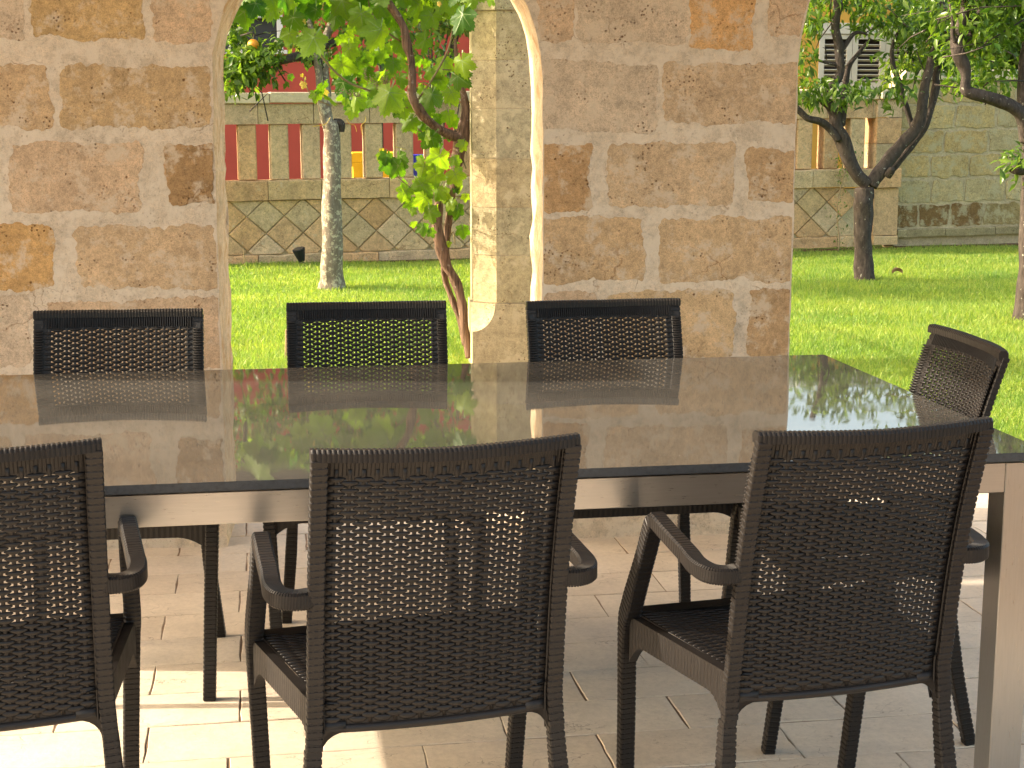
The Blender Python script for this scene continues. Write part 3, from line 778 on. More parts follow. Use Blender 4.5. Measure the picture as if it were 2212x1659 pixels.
for i in range(-16, 36):
    for j in range(-2, 5):
        if (i+j) % 2: continue
        c = (node_u+DP/2+i*DP/2, node_z+j*DP/2*.93); h = DP/2-.006
        P = clip_poly([(c[0]-h,c[1]),(c[0],c[1]-h*.93),(c[0]+h,c[1]),(c[0],c[1]+h*.93)], UL+.01, UR-.01, Z0, Z1)
        if len(P) < 3: continue
        ar = abs(sum(P[q-1][0]*P[q][1]-P[q][0]*P[q-1][1] for q in range(len(P))))/2
        if ar < .0012: continue
        gx = sum(p[0] for p in P)/len(P); gz = sum(p[1] for p in P)/len(P); o = r.uniform(-.004,.003)
        f0 = [(x,.016,z+fz(x)) for x, z in P]; f1 = [(x,-.004+o,z+fz(x)) for x, z in P]; f2 = [(x+(gx-x)*.06,-.010+o,z+(gz-z)*.06+fz(x)) for x, z in P]
        m_ = MB(); m_.loft([f0, f1, f2]); me = m_.mesh('diamond_tile', M['fence_stone'])
        bm = bmesh.new(); bm.from_mesh(me); bmesh.ops.recalc_face_normals(bm, faces=bm.faces); bm.to_mesh(me); bm.free()
        obj('diamond_tile', me, fence, color=rc())
u = UL
while u < UR:
    w_ = r.uniform(.5,.75); fblock(u+.003, min(u+w_, UR)-.003, .604, .790, -.045, .19, 'ledge_stone', rc(), rag=.007); u += w_
SL = [fu((600+.3617*x)*.768, 325) for x in (85,335,585,833,1078,1320,1555)]
pitch = (SL[-1]-SL[0])/6; sw = pitch*.435
u = SL[0]
while u > UL: u -= pitch
slots = []
while u < UR-.05: slots.append(u); u += pitch
for a, b in zip(slots, slots[1:]+[None]):
    s0 = a+sw; s1 = b if b else UR
    if s1-s0 > .03: fblock(s0, min(s1, UR), .792, 1.318, -.008, .16, 'baluster', rc(), bv=.010)
u = UL+.1
while u < UR:
    w_ = .54+r.uniform(-.02,.02); fblock(u+.003, min(u+w_, UR)-.003, 1.320, 1.512, -.02, .175, 'rail_stone', rc(), rag=.003); u += w_
u = UL
while u < UR+.02:
    fblock(u+.003, min(u+.92, UR+.02)-.003, 1.516, 1.616, -.05, .20, 'coping_stone', (.5,.45,.3), mat='concrete', bv=.006); u += .92
# pier
zz = -.02
for h_ in (.10,.51,.20,.26,.27,.19):
    pr = .045 if abs(h_-.20) < .001 else (.02 if h_ == .10 else 0)
    fblock(UR+.002, PIER1-.002, zz+.004, zz+h_-.002, -.06-pr, .24, 'pier_stone', rc(), rag=.004); zz += h_
fblock(UR+.022, PIER1+.03, zz+.003, zz+.10, -.10, .28, 'pier_cap', (.5,.45,.3), mat='concrete', bv=.006)
# white plant trough on the pier corner (bright in the sun)
gw = thing('garden_wall', 'tall mossy wall of large stone blocks behind the lawn on the right', 'wall', FO, math.pi/2-FH)
m_ = MB(); m_.box((PIER1+.005,.012,-.02), (UW,.26,1.70+fz(6))); obj('mortar_core', m_.mesh('mortar_core', M['fence_mortar']), gw)
gcols = [(.56,.42,.19), (.53,.41,.20), (.56,.44,.23), (.54,.39,.17), (.50,.40,.21)]
z = .145; row = 0
while z < 1.69:
    h_ = .262 if z < 1.4 else 1.70-z
    u = PIER1+.02-(.0 if row % 2 else .18)
    while u < UW:
        w_ = r.uniform(.38,.56); a = max(u, PIER1+.015); b = min(u+w_, UW-.01)
        if b-a > .06:
            c = r.choice(gcols); c = (.25,.15,.06) if row == 0 and a < PIER1+.9 else (.36,.27,.12) if row == 0 else c
            m0 = fz((a+b)/2); stone(a+.016, z+.016+m0, b-.016, z+h_-.016+m0, tuple(q*(.94+.12*((int(u*31)+row) % 5)/4) for q in c), parent=gw, mat='garden_stone', proud=.004, jag=.016, seed=300+int(u*17)+row, yface=.006, clip=False, step=.035)
        u += w_
    z += h_; row += 1
u = PIER1+.01
while u < UW:
    w_ = r.uniform(.5,.8); fblock(u+.004, min(u+w_, UW)-.004, .055, .138, -.05, .2, 'base_stone', (.34,.28,.15), par=gw, rag=.008); u += w_
u = PIER1+.03
while u < UW:
    fblock(u+.003, min(u+.95, UW)-.003, 1.708, 1.812, -.04, .29, 'coping_stone', (.5,.45,.3), mat='concrete', par=gw, bv=.006); u += .95
m_ = MB(); m_.box((UL,-.13,-.036), (PIER1,.02,-.006)); m_.box((PIER1,-.13,-.034), (UW,.02,.006)); o = obj('earth_strip', m_.mesh('earth_strip', M['earth'])); o.location = FO; o.rotation_euler = (0,0,math.pi/2-FH); o['kind'] = 'structure'

# ------------------------------------------------------------------ buildings behind
YB0 = 19.6
def bx(px, py, Y=YB0): p = at(px, py, Y); return p.x, p.z
red = thing('red_building', 'dark red plastered building behind the balustrade with a dark window', 'building', (0,YB0,0))
X1 = bx(1330,100)[0]
wx0, wz1 = bx(330, 28); wx1, wz0 = bx(612, 108)
m_ = MB()
for lo, hi in (((-9,0,-.3),(wx0,.3,5.2)), ((wx1,0,-.3),(X1,.3,5.2)), ((wx0,0,-.3),(wx1,.3,wz0)), ((wx0,0,wz1),(wx1,.3,5.2))): m_.box(lo, hi)
m_.box((-9,.301,-.3), (X1,5,5.15)); obj('wall', m_.mesh('wall', M['red_plaster']), red)
m_ = MB(); m_.box((wx0,.12,wz0), (wx1,.14,wz1)); wn = obj('window', m_.mesh('window', M['window_dark']), red)
m_ = MB(); f_ = .045
m_.box((wx1-f_*1.6,-.02,wz0), (wx1,.11,wz1)); m_.box((wx0,-.02,wz0), (wx0+f_,.11,wz1)); m_.box((wx0+f_,-.018,wz1-f_), (wx1-f_*1.6,.108,wz1))
obj('frame', bevel(m_.mesh('frame', M['white_paint']), .004), wn)
m_ = MB(); m_.box((wx0-.04,-.06,wz0-.05), (wx1+.05,.13,wz0-.002)); obj('sill', bevel(m_.mesh('sill', M['white_paint']), .004), wn)
ax0, az1 = bx(900, 10); ax1, az0 = bx(1180, 130)
m_ = MB(); m_.box((-9,-.12,5.2), (X1+.1,5.1,5.38)); obj('cornice', bevel(m_.mesh('cornice', M['white_paint']), .01), red)

yel = thing('yellow_building', 'ochre yellow building with cream louvred shutters behind the garden trees', 'building', (0,YB0-.6,0))
YY = YB0-.6; yb = lambda px, py: bx(px, py, YY)
xs0 = yb(1769,100)[0]; xs1 = yb(1985,100)[0]; zt_, zb_ = yb(1800,74)[1], yb(1800,188)[1]
x20 = yb(2120,100)[0]; x21 = yb(2330,100)[0]
YX0 = yb(1560,100)[0]; YX1 = YX0+14
m_ = MB()
for lo, hi in (((YX0,0,-.3),(xs0,.3,3.45)), ((xs0,0,-.3),(xs1,.3,zb_)), ((xs0,0,zt_),(xs1,.3,3.45)), ((xs1,0,-.3),(x20,.3,3.45)), ((x20,0,-.3),(x21,.3,zb_)), ((x20,0,zt_),(x21,.3,3.45)), ((x21,0,-.3),(YX1,.3,3.45))): m_.box(lo, hi)
m_.box((YX0,.301,-.3), (YX1,5,3.40)); obj('wall', m_.mesh('wall', M['yellow_plaster']), yel)
m_ = MB(); m_.box((YX0-.1,-.12,3.45), (YX1,5.1,3.6)); obj('cornice', bevel(m_.mesh('cornice', M['white_paint']), .01), yel)
def shutters(x0, x1, z0, z1, nleaf):
    m_ = MB(); m_.box((x0,.13,z0), (x1,.15,z1)); wn = obj('window', m_.mesh('window', M['shutter_gap']), yel)
    m_ = MB(); m_.box((x0-.06,-.03,z1+.002), (x1+.06,.06,z1+.14)); obj('lintel', bevel(m_.mesh('lintel', M['shutter_paint']), .005), wn)
    m_ = MB(); m_.box((x0-.06,-.05,z0-.09), (x1+.06,.06,z0-.002)); obj('sill', bevel(m_.mesh('sill', M['shutter_paint']), .005), wn)
    lw = (x1-x0)/nleaf
    for j in range(nleaf):
        a = x0+j*lw; s_ = .075; m_ = MB()
        m_.box((a+.003,-.01,z0), (a+s_,.035,z1)); m_.box((a+lw-s_,-.01,z0), (a+lw-.003,.035,z1)); m_.box((a+s_,-.009,z0), (a+lw-s_,.034,z0+.06)); m_.box((a+s_,-.009,z1-.06), (a+lw-s_,.034,z1))
        sh = obj('shutter', bevel(m_.mesh('shutter', M['shutter_paint']), .003), yel)
        n_ = int((z1-z0-.12)/.062)
        m0 = MB(); Mx = Matrix.Rotation(R(-28), 4, 'X'); m0.box((a+s_+.001,-.022,-.004), (a+lw-s_-.001,.022,.004), M=Mx); sme = m0.mesh('slat', M['shutter_paint'])
        for q in range(n_): obj('slat', sme, sh, loc=(0,.012,z0+.085+q*.062))
shutters(xs0, xs1, zb_, zt_, 3); shutters(x20, x21, zb_, zt_, 2)

# bins behind the slots
def bin_(px0, px1, pytop, mat, label, Yd=15.75):
    a = at(px0, pytop, Yd); b = at(px1, pytop, Yd); w_ = b.x-a.x; H_ = a.z
    t = thing('waste_bin', label, 'bin', ((a.x+b.x)/2, Yd, 0)); h = w_/2
    m_ = MB(); rg = lambda z, s_: [(-h*s_,0,z),(h*s_,0,z),(h*s_,w_*s_*1.05,z),(-h*s_,w_*s_*1.05,z)]
    m_.loft([rg(0,.78), rg(H_-.14,.93), rg(H_-.135,.99), rg(H_-.10,.99)]); obj('body', bevel(m_.mesh('body', M[mat]), .008), t)
    m_ = MB(); m_.loft([rg(H_-.098,1.04), rg(H_-.05,1.04), rg(H_-.045,1.0), rg(H_-.012,.98), rg(H_,.9)]); obj('lid', bevel(m_.mesh('lid', M[mat]), .006), t)
    m_ = MB(); m_.tube([(-h*.5,-.03,H_-.08),(h*.5,-.03,H_-.08)], .012, 8); obj('handle', m_.mesh('handle', M[mat]), t)
    for s_ in (-1, 1):
        m_ = MB(); m_.tube([(s_*h*.7-.02,w_*.9,.09),(s_*h*.7+.02,w_*.9,.09)], .09, 14); obj('wheel', m_.mesh('wheel', M['black_plastic']), t)
bin_(758, 860, 330, 'yellow_plastic', 'yellow plastic wheeled bin glimpsed through the wall slots')
bin_(886, 960, 335, 'blue_plastic', 'blue plastic wheeled bin glimpsed through a wall slot behind vine leaves')

# ------------------------------------------------------------------ foliage makers
def citrus_leaf_mesh_data(rng, n, centers, radii, size=(.055,.10), droop=.5, flat=1.0):
    """n leaves scattered in ellipsoids, returned as verts/faces arrays. each leaf: 6 verts, 4 quads-ish tris"""
    k = rng.integers(0, len(centers), n); C_ = np.array(centers)[k]; Rr = np.array(radii)[k]
    d = rng.normal(size=(n,3)); d /= np.linalg.norm(d, axis=1)[:,None]
    P = C_+d*Rr*(rng.random((n,1))**.45)
    # clump: half of the leaves gather on twig ends
    nc = max(4, n//9); tips = P[rng.integers(0, n, nc)]; cl = rng.random(n) < .75
    ti = rng.integers(0, nc, n); P[cl] = tips[ti[cl]]+rng.normal(size=(cl.sum(),3))*.045
    L = rng.uniform(size[0], size[1], n)
    ax = d*.8+rng.normal(size=(n,3))*.6; ax[:,2] -= droop; ax /= np.linalg.norm(ax, axis=1)[:,None]
    up = rng.normal(size=(n,3))*.6+np.array([0,-.2,1.0]); sd_ = np.cross(ax, up); sd_ /= np.linalg.norm(sd_, axis=1)[:,None]+1e-9
    nr = np.cross(sd_, ax); W = L*rng.uniform(.19,.28, n)*flat
    v = np.empty((n,6,3)); l = L[:,None]; w_ = W[:,None]
    v[:,0] = P; v[:,1] = P+ax*l*.45+sd_*w_+nr*l*.06; v[:,2] = P+ax*l*.5-nr*l*.03; v[:,3] = P+ax*l*.45-sd_*w_+nr*l*.06
    v[:,4] = P+ax*l-nr*l*.16; v[:,5] = P+ax*l*.8+sd_*w_*.5-nr*l*.04
    b = np.arange(n)[:,None]*6
    F = np.concatenate([b+np.array([[0,1,2]]), b+np.array([[0,2,3]]), b+np.array([[1,5,2]]), b+np.array([[5,4,2]]), b+np.array([[3,2,4]])], 0)
    return v.reshape(-1,3), F
def tri_mesh(name, V, F, mat):
    me = bpy.data.meshes.new(name); V = np.asarray(V, np.float32); F = np.asarray(F, np.int32)
    me.vertices.add(len(V)); me.vertices.foreach_set('co', V.ravel())
    me.loops.add(F.size); me.loops.foreach_set('vertex_index', F.ravel())
    me.polygons.add(len(F)); me.polygons.foreach_set('loop_start', np.arange(0, F.size, F.shape[1], dtype=np.int32))
    me.polygons.foreach_set('loop_total', np.full(len(F), F.shape[1], np.int32))
    me.materials.append(mat); me.update(calc_edges=True); return me
Z5 = lambda x, y: ((2180+.3164*x)*.768, .3164*y*.768)
Z2 = lambda x, y: ((600+.3617*x)*.768, .3617*y*.768)
Z3 = lambda x, y: ((600+.3617*x)*.768, (500+.3617*y)*.768)
Z6 = lambda x, y: ((2180+.3164*x)*.768, (500+.3164*y)*.768)
def limb(m_, pix, Y, scale_px, n=10, wob=.22, mi=0, dY=None):
    """pix: list of (x, y, half width in photo px[, depth offset])"""
    pts = []
    for q in pix:
        yy = Y+(q[3] if len(q) > 3 else 0); p = at(q[0], q[1], yy); pts.append((p.x, p.y, p.z, q[2]/FPX*yy))
    sp = smooth_path(pts, 6)
    m_.tube([p[:3] for p in sp], [max(.002, p[3]) for p in sp], n, mi, wob, seed=random.random()*9)
def tree(name, label, base, Y, limbs, mat, crowns, nleaf, lmat='citrus_leaf', seed=1, size=(.06,.105), droop=.5, slim=1.0, group='citrus trees on the lawn'):
    b = Vector((base.x, base.y, 0))
    t = thing(name, label, 'tree', b, group=group)
    m_ = MB(); limb(m_, limbs[0], Y, 1, 14, .28)
    rel = lambda m: setattr(m, 'v', [(v[0]-b.x, v[1]-b.y, v[2]) for v in m.v])
    rel(m_); obj('trunk', m_.mesh('trunk', mat[0], True), t)
    for q_, L in enumerate(limbs[1:]):
        m_ = MB(); limb(m_, L, Y, 1, 10, .25); rel(m_); obj('branch', m_.mesh('branch', mat[0] if q_ < 2 else mat[1], True), t)
    rg = np.random.default_rng(seed)
    cen = []; rad = []
    for (px, py, dy, rx, ry, rz) in crowns:
        p = at(px, py, Y+dy); cen.append((p.x-b.x, p.y-b.y, p.z)); rad.append((rx, ry, rz))
    wts = np.array([a*b_*c for a, b_, c in rad]); wts = wts**.75; wts /= wts.sum()
    cc, rr_ = [], []
    for k_, w_ in enumerate(np.maximum(wts, .025)):
        q = max(1, int(round(w_*200))); cc += [cen[k_]]*q; rr_ += [rad[k_]]*q
    V, F = citrus_leaf_mesh_data(rg, nleaf, cc, rr_, size, droop, slim)
    obj('foliage', tri_mesh('foliage', V, F, M[lmat]), t, kind='stuff')
    # twigs through the crown
    m_ = MB()
    for k_ in range(70):
        c = cc[rg.integers(0, len(cc))]; q = np.array(c)+rg.normal(size=3)*.18; e = q+rg.normal(size=3)*np.array([.22,.22,.18])
        mdl = (q+e)/2+rg.normal(size=3)*.03; m_.tube([q, mdl, e], [.006,.005,.002], 5)
    obj('twigs', m_.mesh('twigs', mat[1], True), t, kind='stuff')
    return t
# lichen covered tree seen through the arch
b1 = on_ground(717, 622); Y1 = b1.y
T1 = tree('citrus_tree', 'citrus tree with straight lichen-spotted trunk and one orange, seen through the arch', b1, Y1,
  [[(716,634,31),(716,618,27),(716,590,24),(717,520,22.5),(717,430,21.5),(718,350,20),(717,290,19,0),(712,262,17)],
   [(714,290,14),(705,240,12),(703,190,11),(700,150,10,.02),(700,95,9,.05),(720,40,8,.1),(735,-30,7,.1),(740,-140,6)],
   [(709,275,12),(696,235,9,-.03),(691,190,8,-.05),(688,150,8,-.05),(680,110,7),(672,60,6),(650,-10,5),(640,-100,4)],
   [(696,150,9),(675,128,10,.0),(648,122,10,-.05),(622,127,9,-.1),(606,133,7,-.1),(596,126,3)],
   [(702,100,7),(735,85,9,.1),(756,72,9,.1),(762,40,7,.1),(800,-20,6,.1),(840,-90,5)],
   [(720,262,7),(736,268,9),(738,285,6)]],
  (M['bark_grey'], M['bark_dark']),
  [(540,150,-.1,.26,.3,.14), (545,150,-.1,.2,.2,.10), (500,172,-.1,.12,.2,.12), (525,128,-.1,.2,.2,.08), (575,118,-.1,.10,.2,.08), (505,65,.1,.12,.3,.16), (655,70,.1,.28,.4,.30), (740,110,.2,.30,.4,.26), (790,150,.3,.2,.3,.2), (700,-40,.2,.7,.8,.35), (850,30,.3,.45,.5,.5), (930,150,.4,.25,.3,.35), (640,-200,.1,1.0,1.1,.6), (880,-220,.1,1.0,1.1,.6), (480,-150,0,.7,.8,.5)],
  8500, seed=11, size=(.055,.10))
p = at(547, 96, Y1-.15)
o = thing('orange', 'ripe orange hanging among the leaves near the dark window', 'orange', p)
m_ = MB(); rings = []
for k_ in range(1, 9):
    a = math.pi*k_/9; rings.append([(.045*math.sin(a)*math.cos(2*math.pi*i/14), .045*math.sin(a)*math.sin(2*math.pi*i/14), .042*math.cos(a)) for i in range(14)])
m_.loft(rings); obj('fruit', m_.mesh('fruit', M['orange'], True), o)
m_ = MB(); m_.tube([(0,0,.04),(.004,0,.055),(.01,0,.085)], .003, 5); obj('stem', m_.mesh('stem', M['shoot']), o)
# forked tree on the right
b2 = on_ground(1867, 602); Y2 = b2.y
z5 = lambda x, y, w_, d=0: (*Z5(x, y), w_*.243/1.0, d)
T2 = tree('citrus_tree', 'dark forked citrus tree with smooth trunk in the middle of the right lawn', b2, Y2,
  [[(1868,612,27),(1867,600,24),(1866,570,21),(1864,530,20.5),(1864,480,20.5),(1865,450,21),(1866,428,22),(1866,405,19)],
   [z5(820,1640,60), z5(730,1560,62), z5(660,1420,66), z5(600,1240,72), z5(545,1130,60), z5(530,1020,52), z5(480,930,48), z5(430,895,38), z5(470,830,40), z5(530,740,42), z5(580,640,38), z5(575,500,42), z5(560,380,45), z5(535,250,40), z5(545,120,42), z5(560,40,44), z5(520,-200,34), z5(470,-420,28)],
   [z5(580,1120,40,.05), z5(600,1000,36,.05), z5(610,880,34,.06), z5(625,760,30,.08), z5(650,600,26,.1), z5(720,500,20,.1), z5(800,400,16,.1), z5(850,340,12,.1)],
   [z5(560,1250,30,-.05), z5(480,1140,36,-.05), z5(400,1080,34,-.08), z5(290,1050,30,-.1), z5(200,970,28,-.1), z5(60,880,24,-.12), z5(-100,700,20,-.15), z5(-250,500,16,-.2)],
   [z5(850,1650,66), z5(930,1530,66), z5(1010,1420,62), z5(1120,1290,58), z5(1230,1170,56), z5(1290,1060,58), z5(1310,900,48), z5(1340,740,42), z5(1375,600,40), z5(1400,500,42), z5(1450,420,38), z5(1540,340,42), z5(1540,270,34), z5(1500,100,26), z5(1450,-200,22)],
   [z5(1040,1500,38,.1), z5(1120,1400,40,.1), z5(1240,1260,36,.1), z5(1330,1120,34,.1), z5(1390,950,34,.1), z5(1430,760,38,.1), z5(1430,680,32,.1), z5(1470,560,28,.1), z5(1560,440,28,.1), z5(1620,330,22,.1), z5(1700,100,18,.1)],
   [z5(1225,1130,26,.15), z5(1180,1000,28,.15), z5(1140,880,26,.15), z5(1110,740,24,.15), z5(1060,620,24,.15), z5(1040,510,22,.15), z5(1050,380,16,.15), z5(1120,240,12,.15)],
   [z5(590,450,20), z5(640,380,22), z5(700,300,18), z5(770,290,14), z5(820,310,10)],
   [z5(560,580,16), z5(480,560,14), z5(390,540,10)],
   [z5(1000,1560,40,-.05), z5(1030,1520,36,-.09), z5(1045,1500,22,-.12)]],
  (M['bark_dark'], M['bark_dark']),
  [(1745,195,-.1,.17,.25,.12), (1830,195,-.1,.28,.35,.12), (1930,190,-.1,.22,.3,.16), (1735,90,0,.14,.3,.28), (1950,45,.1,.42,.6,.15), (1985,110,.2,.35,.4,.22), (1830,5,.2,.5,.6,.12), (2040,50,.2,.35,.5,.30), (1850,-40,.1,.9,1.0,.16), (2060,150,.3,.25,.3,.2), (1700,-330,0,.7,.8,.4), (2050,-330,0,.8,.8,.4), (1745,35,0,.15,.3,.15)],
  5600, seed=21, size=(.06,.12), droop=.6, slim=.78)
# tree on the right edge
b3 = on_ground(2214, 688); Y3 = b3.y
T3 = tree('citrus_tree', 'speckled citrus tree cut off by the right frame edge with an angular limb', b3, Y3,
  [[(2212,700,30),(2214,680,26),(2216,640,21),(2219,590,19),(2219,540,19),(2222,470,20),(2224,400,19),(2226,330,18),(2222,270,17),(2215,230,17),(2214,170,15),(2225,60,13),(2240,-60,10),(2250,-200,7)],
   [z5(2240,1250,70), z5(2200,1060,66,-.03), z5(2120,960,62,-.05), z5(2000,900,62,-.06), z5(1880,860,56,-.08), z5(1760,830,56,-.08), z5(1695,800,50,-.08), z5(1695,690,46,-.08), z5(1680,590,60,-.08), z5(1625,470,62,-.08), z5(1620,370,66,-.06), z5(1650,250,56,-.05), z5(1680,140,46,-.04), z5(1690,-20,34), z5(1700,-250,24)],
   [z5(1640,380,40), z5(1735,320,32,.04), z5(1770,200,32,.05), z5(1840,80,34,.06), z5(1890,-20,30,.06), z5(1960,-240,22,.06)],
   [z5(2290,1480,50), z5(2220,1500,64,-.05), z5(2150,1500,60,-.08), z5(2125,1505,50,-.1)],
   [z5(1600,370,22,-.1), z5(1575,300,20,-.1), z5(1580,180,16,-.1), z5(1560,60,14,-.1), z5(1520,-80,10)]],
  (M['bark_dark'], M['bark_dark']),
  [(2150,60,0,.30,.4,.22), (2080,95,.1,.20,.3,.16), (2180,150,.2,.22,.3,.2), (2110,170,.2,.20,.3,.08), (2200,350,-.1,.07,.1,.12), (2175,-30,0,.5,.6,.25), (2120,-90,0,.5,.6,.3), (2330,-120,0,.6,.8,.5), (2060,20,0,.25,.4,.2)],
  3900, seed=31, size=(.055,.105), droop=.5, slim=.78)
# dense greenery behind the garden wall
def bush(name, label, crowns, Y, n, mat, seed, size, cat='bush'):
    p0 = at(crowns[0][0], 300, Y); t = thing(name, label, cat, (p0.x, Y, 0))
    rg = np.random.default_rng(seed); cc = []; rr_ = []
    for (px, py, dy, rx, ry, rz) in crowns:
        p = at(px, py, Y+dy); q = max(1, int(60*(rx*ry*rz)**.75*8)); cc += [(p.x-p0.x, dy, p.z)]*q; rr_ += [(rx,ry,rz)]*q
    V, F = citrus_leaf_mesh_data(rg, n, cc, rr_, size, .1); obj('foliage', tri_mesh('foliage', V, F, M[mat]), t, kind='stuff')
    m_ = MB()
    for k_ in range(14):
        c = cc[rg.integers(0, len(cc))]; m_.tube([(c[0]*.6,0,.0), (c[0]*.8,c[1]*.5,c[2]*.6), (c[0]+rg.normal()*.1,c[1],c[2])], [.03,.02,.006], 6)
    obj('stems', m_.mesh('stems', M['bark_dark'], True), t)
bush('hedge_bush', 'bright yellow-green shrub rising just behind the garden wall', [(1985,160,0,.40,.3,.22), (2045,165,0,.3,.3,.25), (1945,175,0,.2,.3,.12)], 16.9, 2600, 'hedge_leaf', 5, (.05,.09))
bush('background_tree', 'dense dark green tree behind the garden wall at the right edge', [(2150,110,0,.9,.6,.5), (2080,60,0,.7,.6,.4), (2230,60,0,.8,.7,.8), (2150,-40,0,.9,.8,.5), (2010,20,.3,.5,.5,.3), (2300,150,0,.7,.6,.7)], 17.6, 8000, 'citrus_leaf', 6, (.08,.15), 'tree')
bush('background_tree', 'leafy tree above the red building seen through the arch top', [(820,-60,0,1.1,.8,.5), (1000,-40,0,.9,.8,.6), (960,20,0,.4,.5,.3)], 17.5, 3500, 'citrus_leaf', 8, (.08,.14), 'tree')

# ------------------------------------------------------------------ grape vine
YV = 8.62
vb = at(1003, 745, YV); vine = thing('grape_vine', 'old twisting grape vine with bright lobed leaves beside the garden pillar', 'vine', (vb.x, vb.y, 0))
rel = lambda m: setattr(m, 'v', [(v[0]-vb.x, v[1]-vb.y, v[2]) for v in m.v])
z3 = lambda x, y, w_, d=0: (*Z3(x, y), w_*.2778, d)
z2 = lambda x, y, w_, d=0: (*Z2(x, y), w_*.2778, d)
def stem(name, pix, mat='bark_vine', n=12, wob=.45, Y=YV):
    m_ = MB(); limb(m_, pix, Y, 1, n, wob); rel(m_); return obj(name, m_.mesh(name, M[mat], True), vine)
stem('trunk', [z3(1990,1400,30), z3(1965,1240,30), z3(1950,1130,34), z3(1935,980,34), z3(1900,850,38), z3(1850,740,36), z3(1805,650,44), z3(1770,540,46), z3(1745,420,44), z3(1745,300,36), z3(1755,200,32), z3(1760,60,28)])
stem('trunk', [z3(1960,1300,22,.04), z3(1925,1130,26,.05), z3(1885,1010,26,.05), z3(1840,900,24,.06), z3(1805,800,24,.06), z3(1795,700,30,.04), z3(1800,600,34,.03)])
stem('trunk', [z3(1790,640,30,.06), z3(1815,500,28,.06), z3(1825,380,26,.05), z3(1850,200,26,.03), z2(1850,1560,28,.02), z2(1870,1400,30), z2(1890,1260,44), z2(1920,1120,52), z2(1950,1000,46), z2(1955,880,34), z2(1955,780,28), z2(1930,660,20), z2(1890,480,18), z2(1880,300,12)])
stem('branch', [z2(1930,1060,44), z2(1850,1050,40), z2(1760,1010,36,-.03), z2(1660,930,34,-.05), z2(1590,840,34,-.06), z2(1550,740,33,-.06), z2(1545,620,30,-.06), z2(1540,480,30,-.05), z2(1510,360,34,-.05), z2(1480,220,32,-.05), z2(1410,90,30,-.05), z2(1330,-20,30,-.05), z2(1250,-120,24), z2(900,-190,20), z2(300,-200,18)])
for sh in ([z2(1580,790,8), z2(1680,650,8,-.08), z2(1770,500,8,-.1), z2(1835,360,7,-.1), z2(1860,220,5,-.1)],
           [z2(1330,760,8), z2(1200,700,9,-.1), z2(1070,650,9,-.1), z2(960,570,9,-.12), z2(860,460,9,-.12), z2(770,340,8,-.12), z2(700,250,7,-.12), z2(630,140,5,-.12)],
           [z2(1470,330,7), z2(1340,240,8,-.05), z2(1230,100,7), z2(1200,-40,5)],
           [z2(1560,850,7), z2(1460,825,6,-.08), z2(1370,790,5,-.1)], [z2(1850,545,5,-.06), z2(1780,540,5,-.08)],
           [z2(1760,1110,7), z2(1660,1060,6,-.05), z2(1590,1000,5,-.08)], [z2(905,820,5,-.1), z2(800,770,4,-.1), z2(740,710,3.5,-.1), z2(720,640,3,-.1), z2(690,600,2.5,-.1)],
           [z3(1830,480,6), z3(1865,420,6,-.05), z3(1880,520,4,-.06)], [z2(1940,1240,7), z2(1965,1310,5,-.04)],
           [z2(1760,1640,6), z2(1660,1560,6,-.08), z2(1560,1480,5,-.1), z2(1440,1380,4,-.12), z2(1330,1250,3,-.12), z2(1300,1190,2.5,-.12)]):
    stem('shoot', sh, 'shoot', 6, .1)
def vleaf_mesh(seed, cup=.25, fold=.0):
    rr = random.Random(seed); lob = [(90,1.0),(38,.86),(142,.86),(-18,.66),(198,.66)]
    N = 66; out = []
    for k_ in range(N):
        a = -82+344*k_/(N-1)
        rad = .43
        for la, lr in lob:
            d = abs(a-la)/38.0
            if d < 1: rad = max(rad, lr*(1-d**1.4*.50))
        rad *= 1+(.085 if k_ % 2 else -.05)+rr.uniform(-.02,.02)
        if k_ in (0, N-1): rad = .16
        out.append((math.cos(R(a))*rad, math.sin(R(a))*rad))
    def P(x, y, o=0):
        r2 = x*x+y*y; z = -cup*r2*.45-fold*abs(x)*.9+.05*math.sin(x*7+seed)*math.sin(y*6+seed*2)+.025*math.sin(11*math.atan2(y, x)+seed)*r2
        return (x*.5, y*.5, z*.5+o)
    m_ = MB(); vs = [P(0,0)]; fs = []
    for q, s_ in enumerate((.35,.7,1.0)):
        vs += [P(x*s_, y*s_) for x, y in out]
    for k_ in range(N-1):
        fs.append((0, 1+k_, 2+k_))
        for q in range(2):
            b0 = 1+q*N+k_; fs.append((b0, b0+N, b0+N+1, b0+1))
    m_.add(vs, fs)
    for la, lr in lob:   # veins
        for o in (.0035, -.0035):
            pts = []; dx, dy = math.cos(R(la)), math.sin(R(la))
            for s_ in (0,.3,.6,.88):
                w_ = .014*(1-s_*.8); x, y = dx*lr*s_, dy*lr*s_
                pts += [P(x-dy*w_, y+dx*w_, o), P(x+dy*w_, y-dx*w_, o)]
            m_.add(pts, [(0,1,3,2),(2,3,5,4),(4,5,7,6)], 1)
    # leaf stalk
    m_.add([P(-.012,0),P(.012,0),(.02,-.30,-.12),(-.02,-.30,-.12)], [(0,1,2,3)], 1)
    return m_
leaf_meshes = [vleaf_mesh(s_, c, f).mesh('leaf', [M['vine_leaf'], M['vine_vein']], True) for s_, c, f in ((1,.3,0),(2,.6,.15),(3,.1,.35),(4,.9,.0),(5,.4,.6),(6,-.3,.2))]
young = [vleaf_mesh(s_, c, f).mesh('young_leaf', [M['young_leaf'], M['vine_vein']], True) for s_, c, f in ((7,.5,.3),(8,.2,.1))]
rl = random.Random(5)
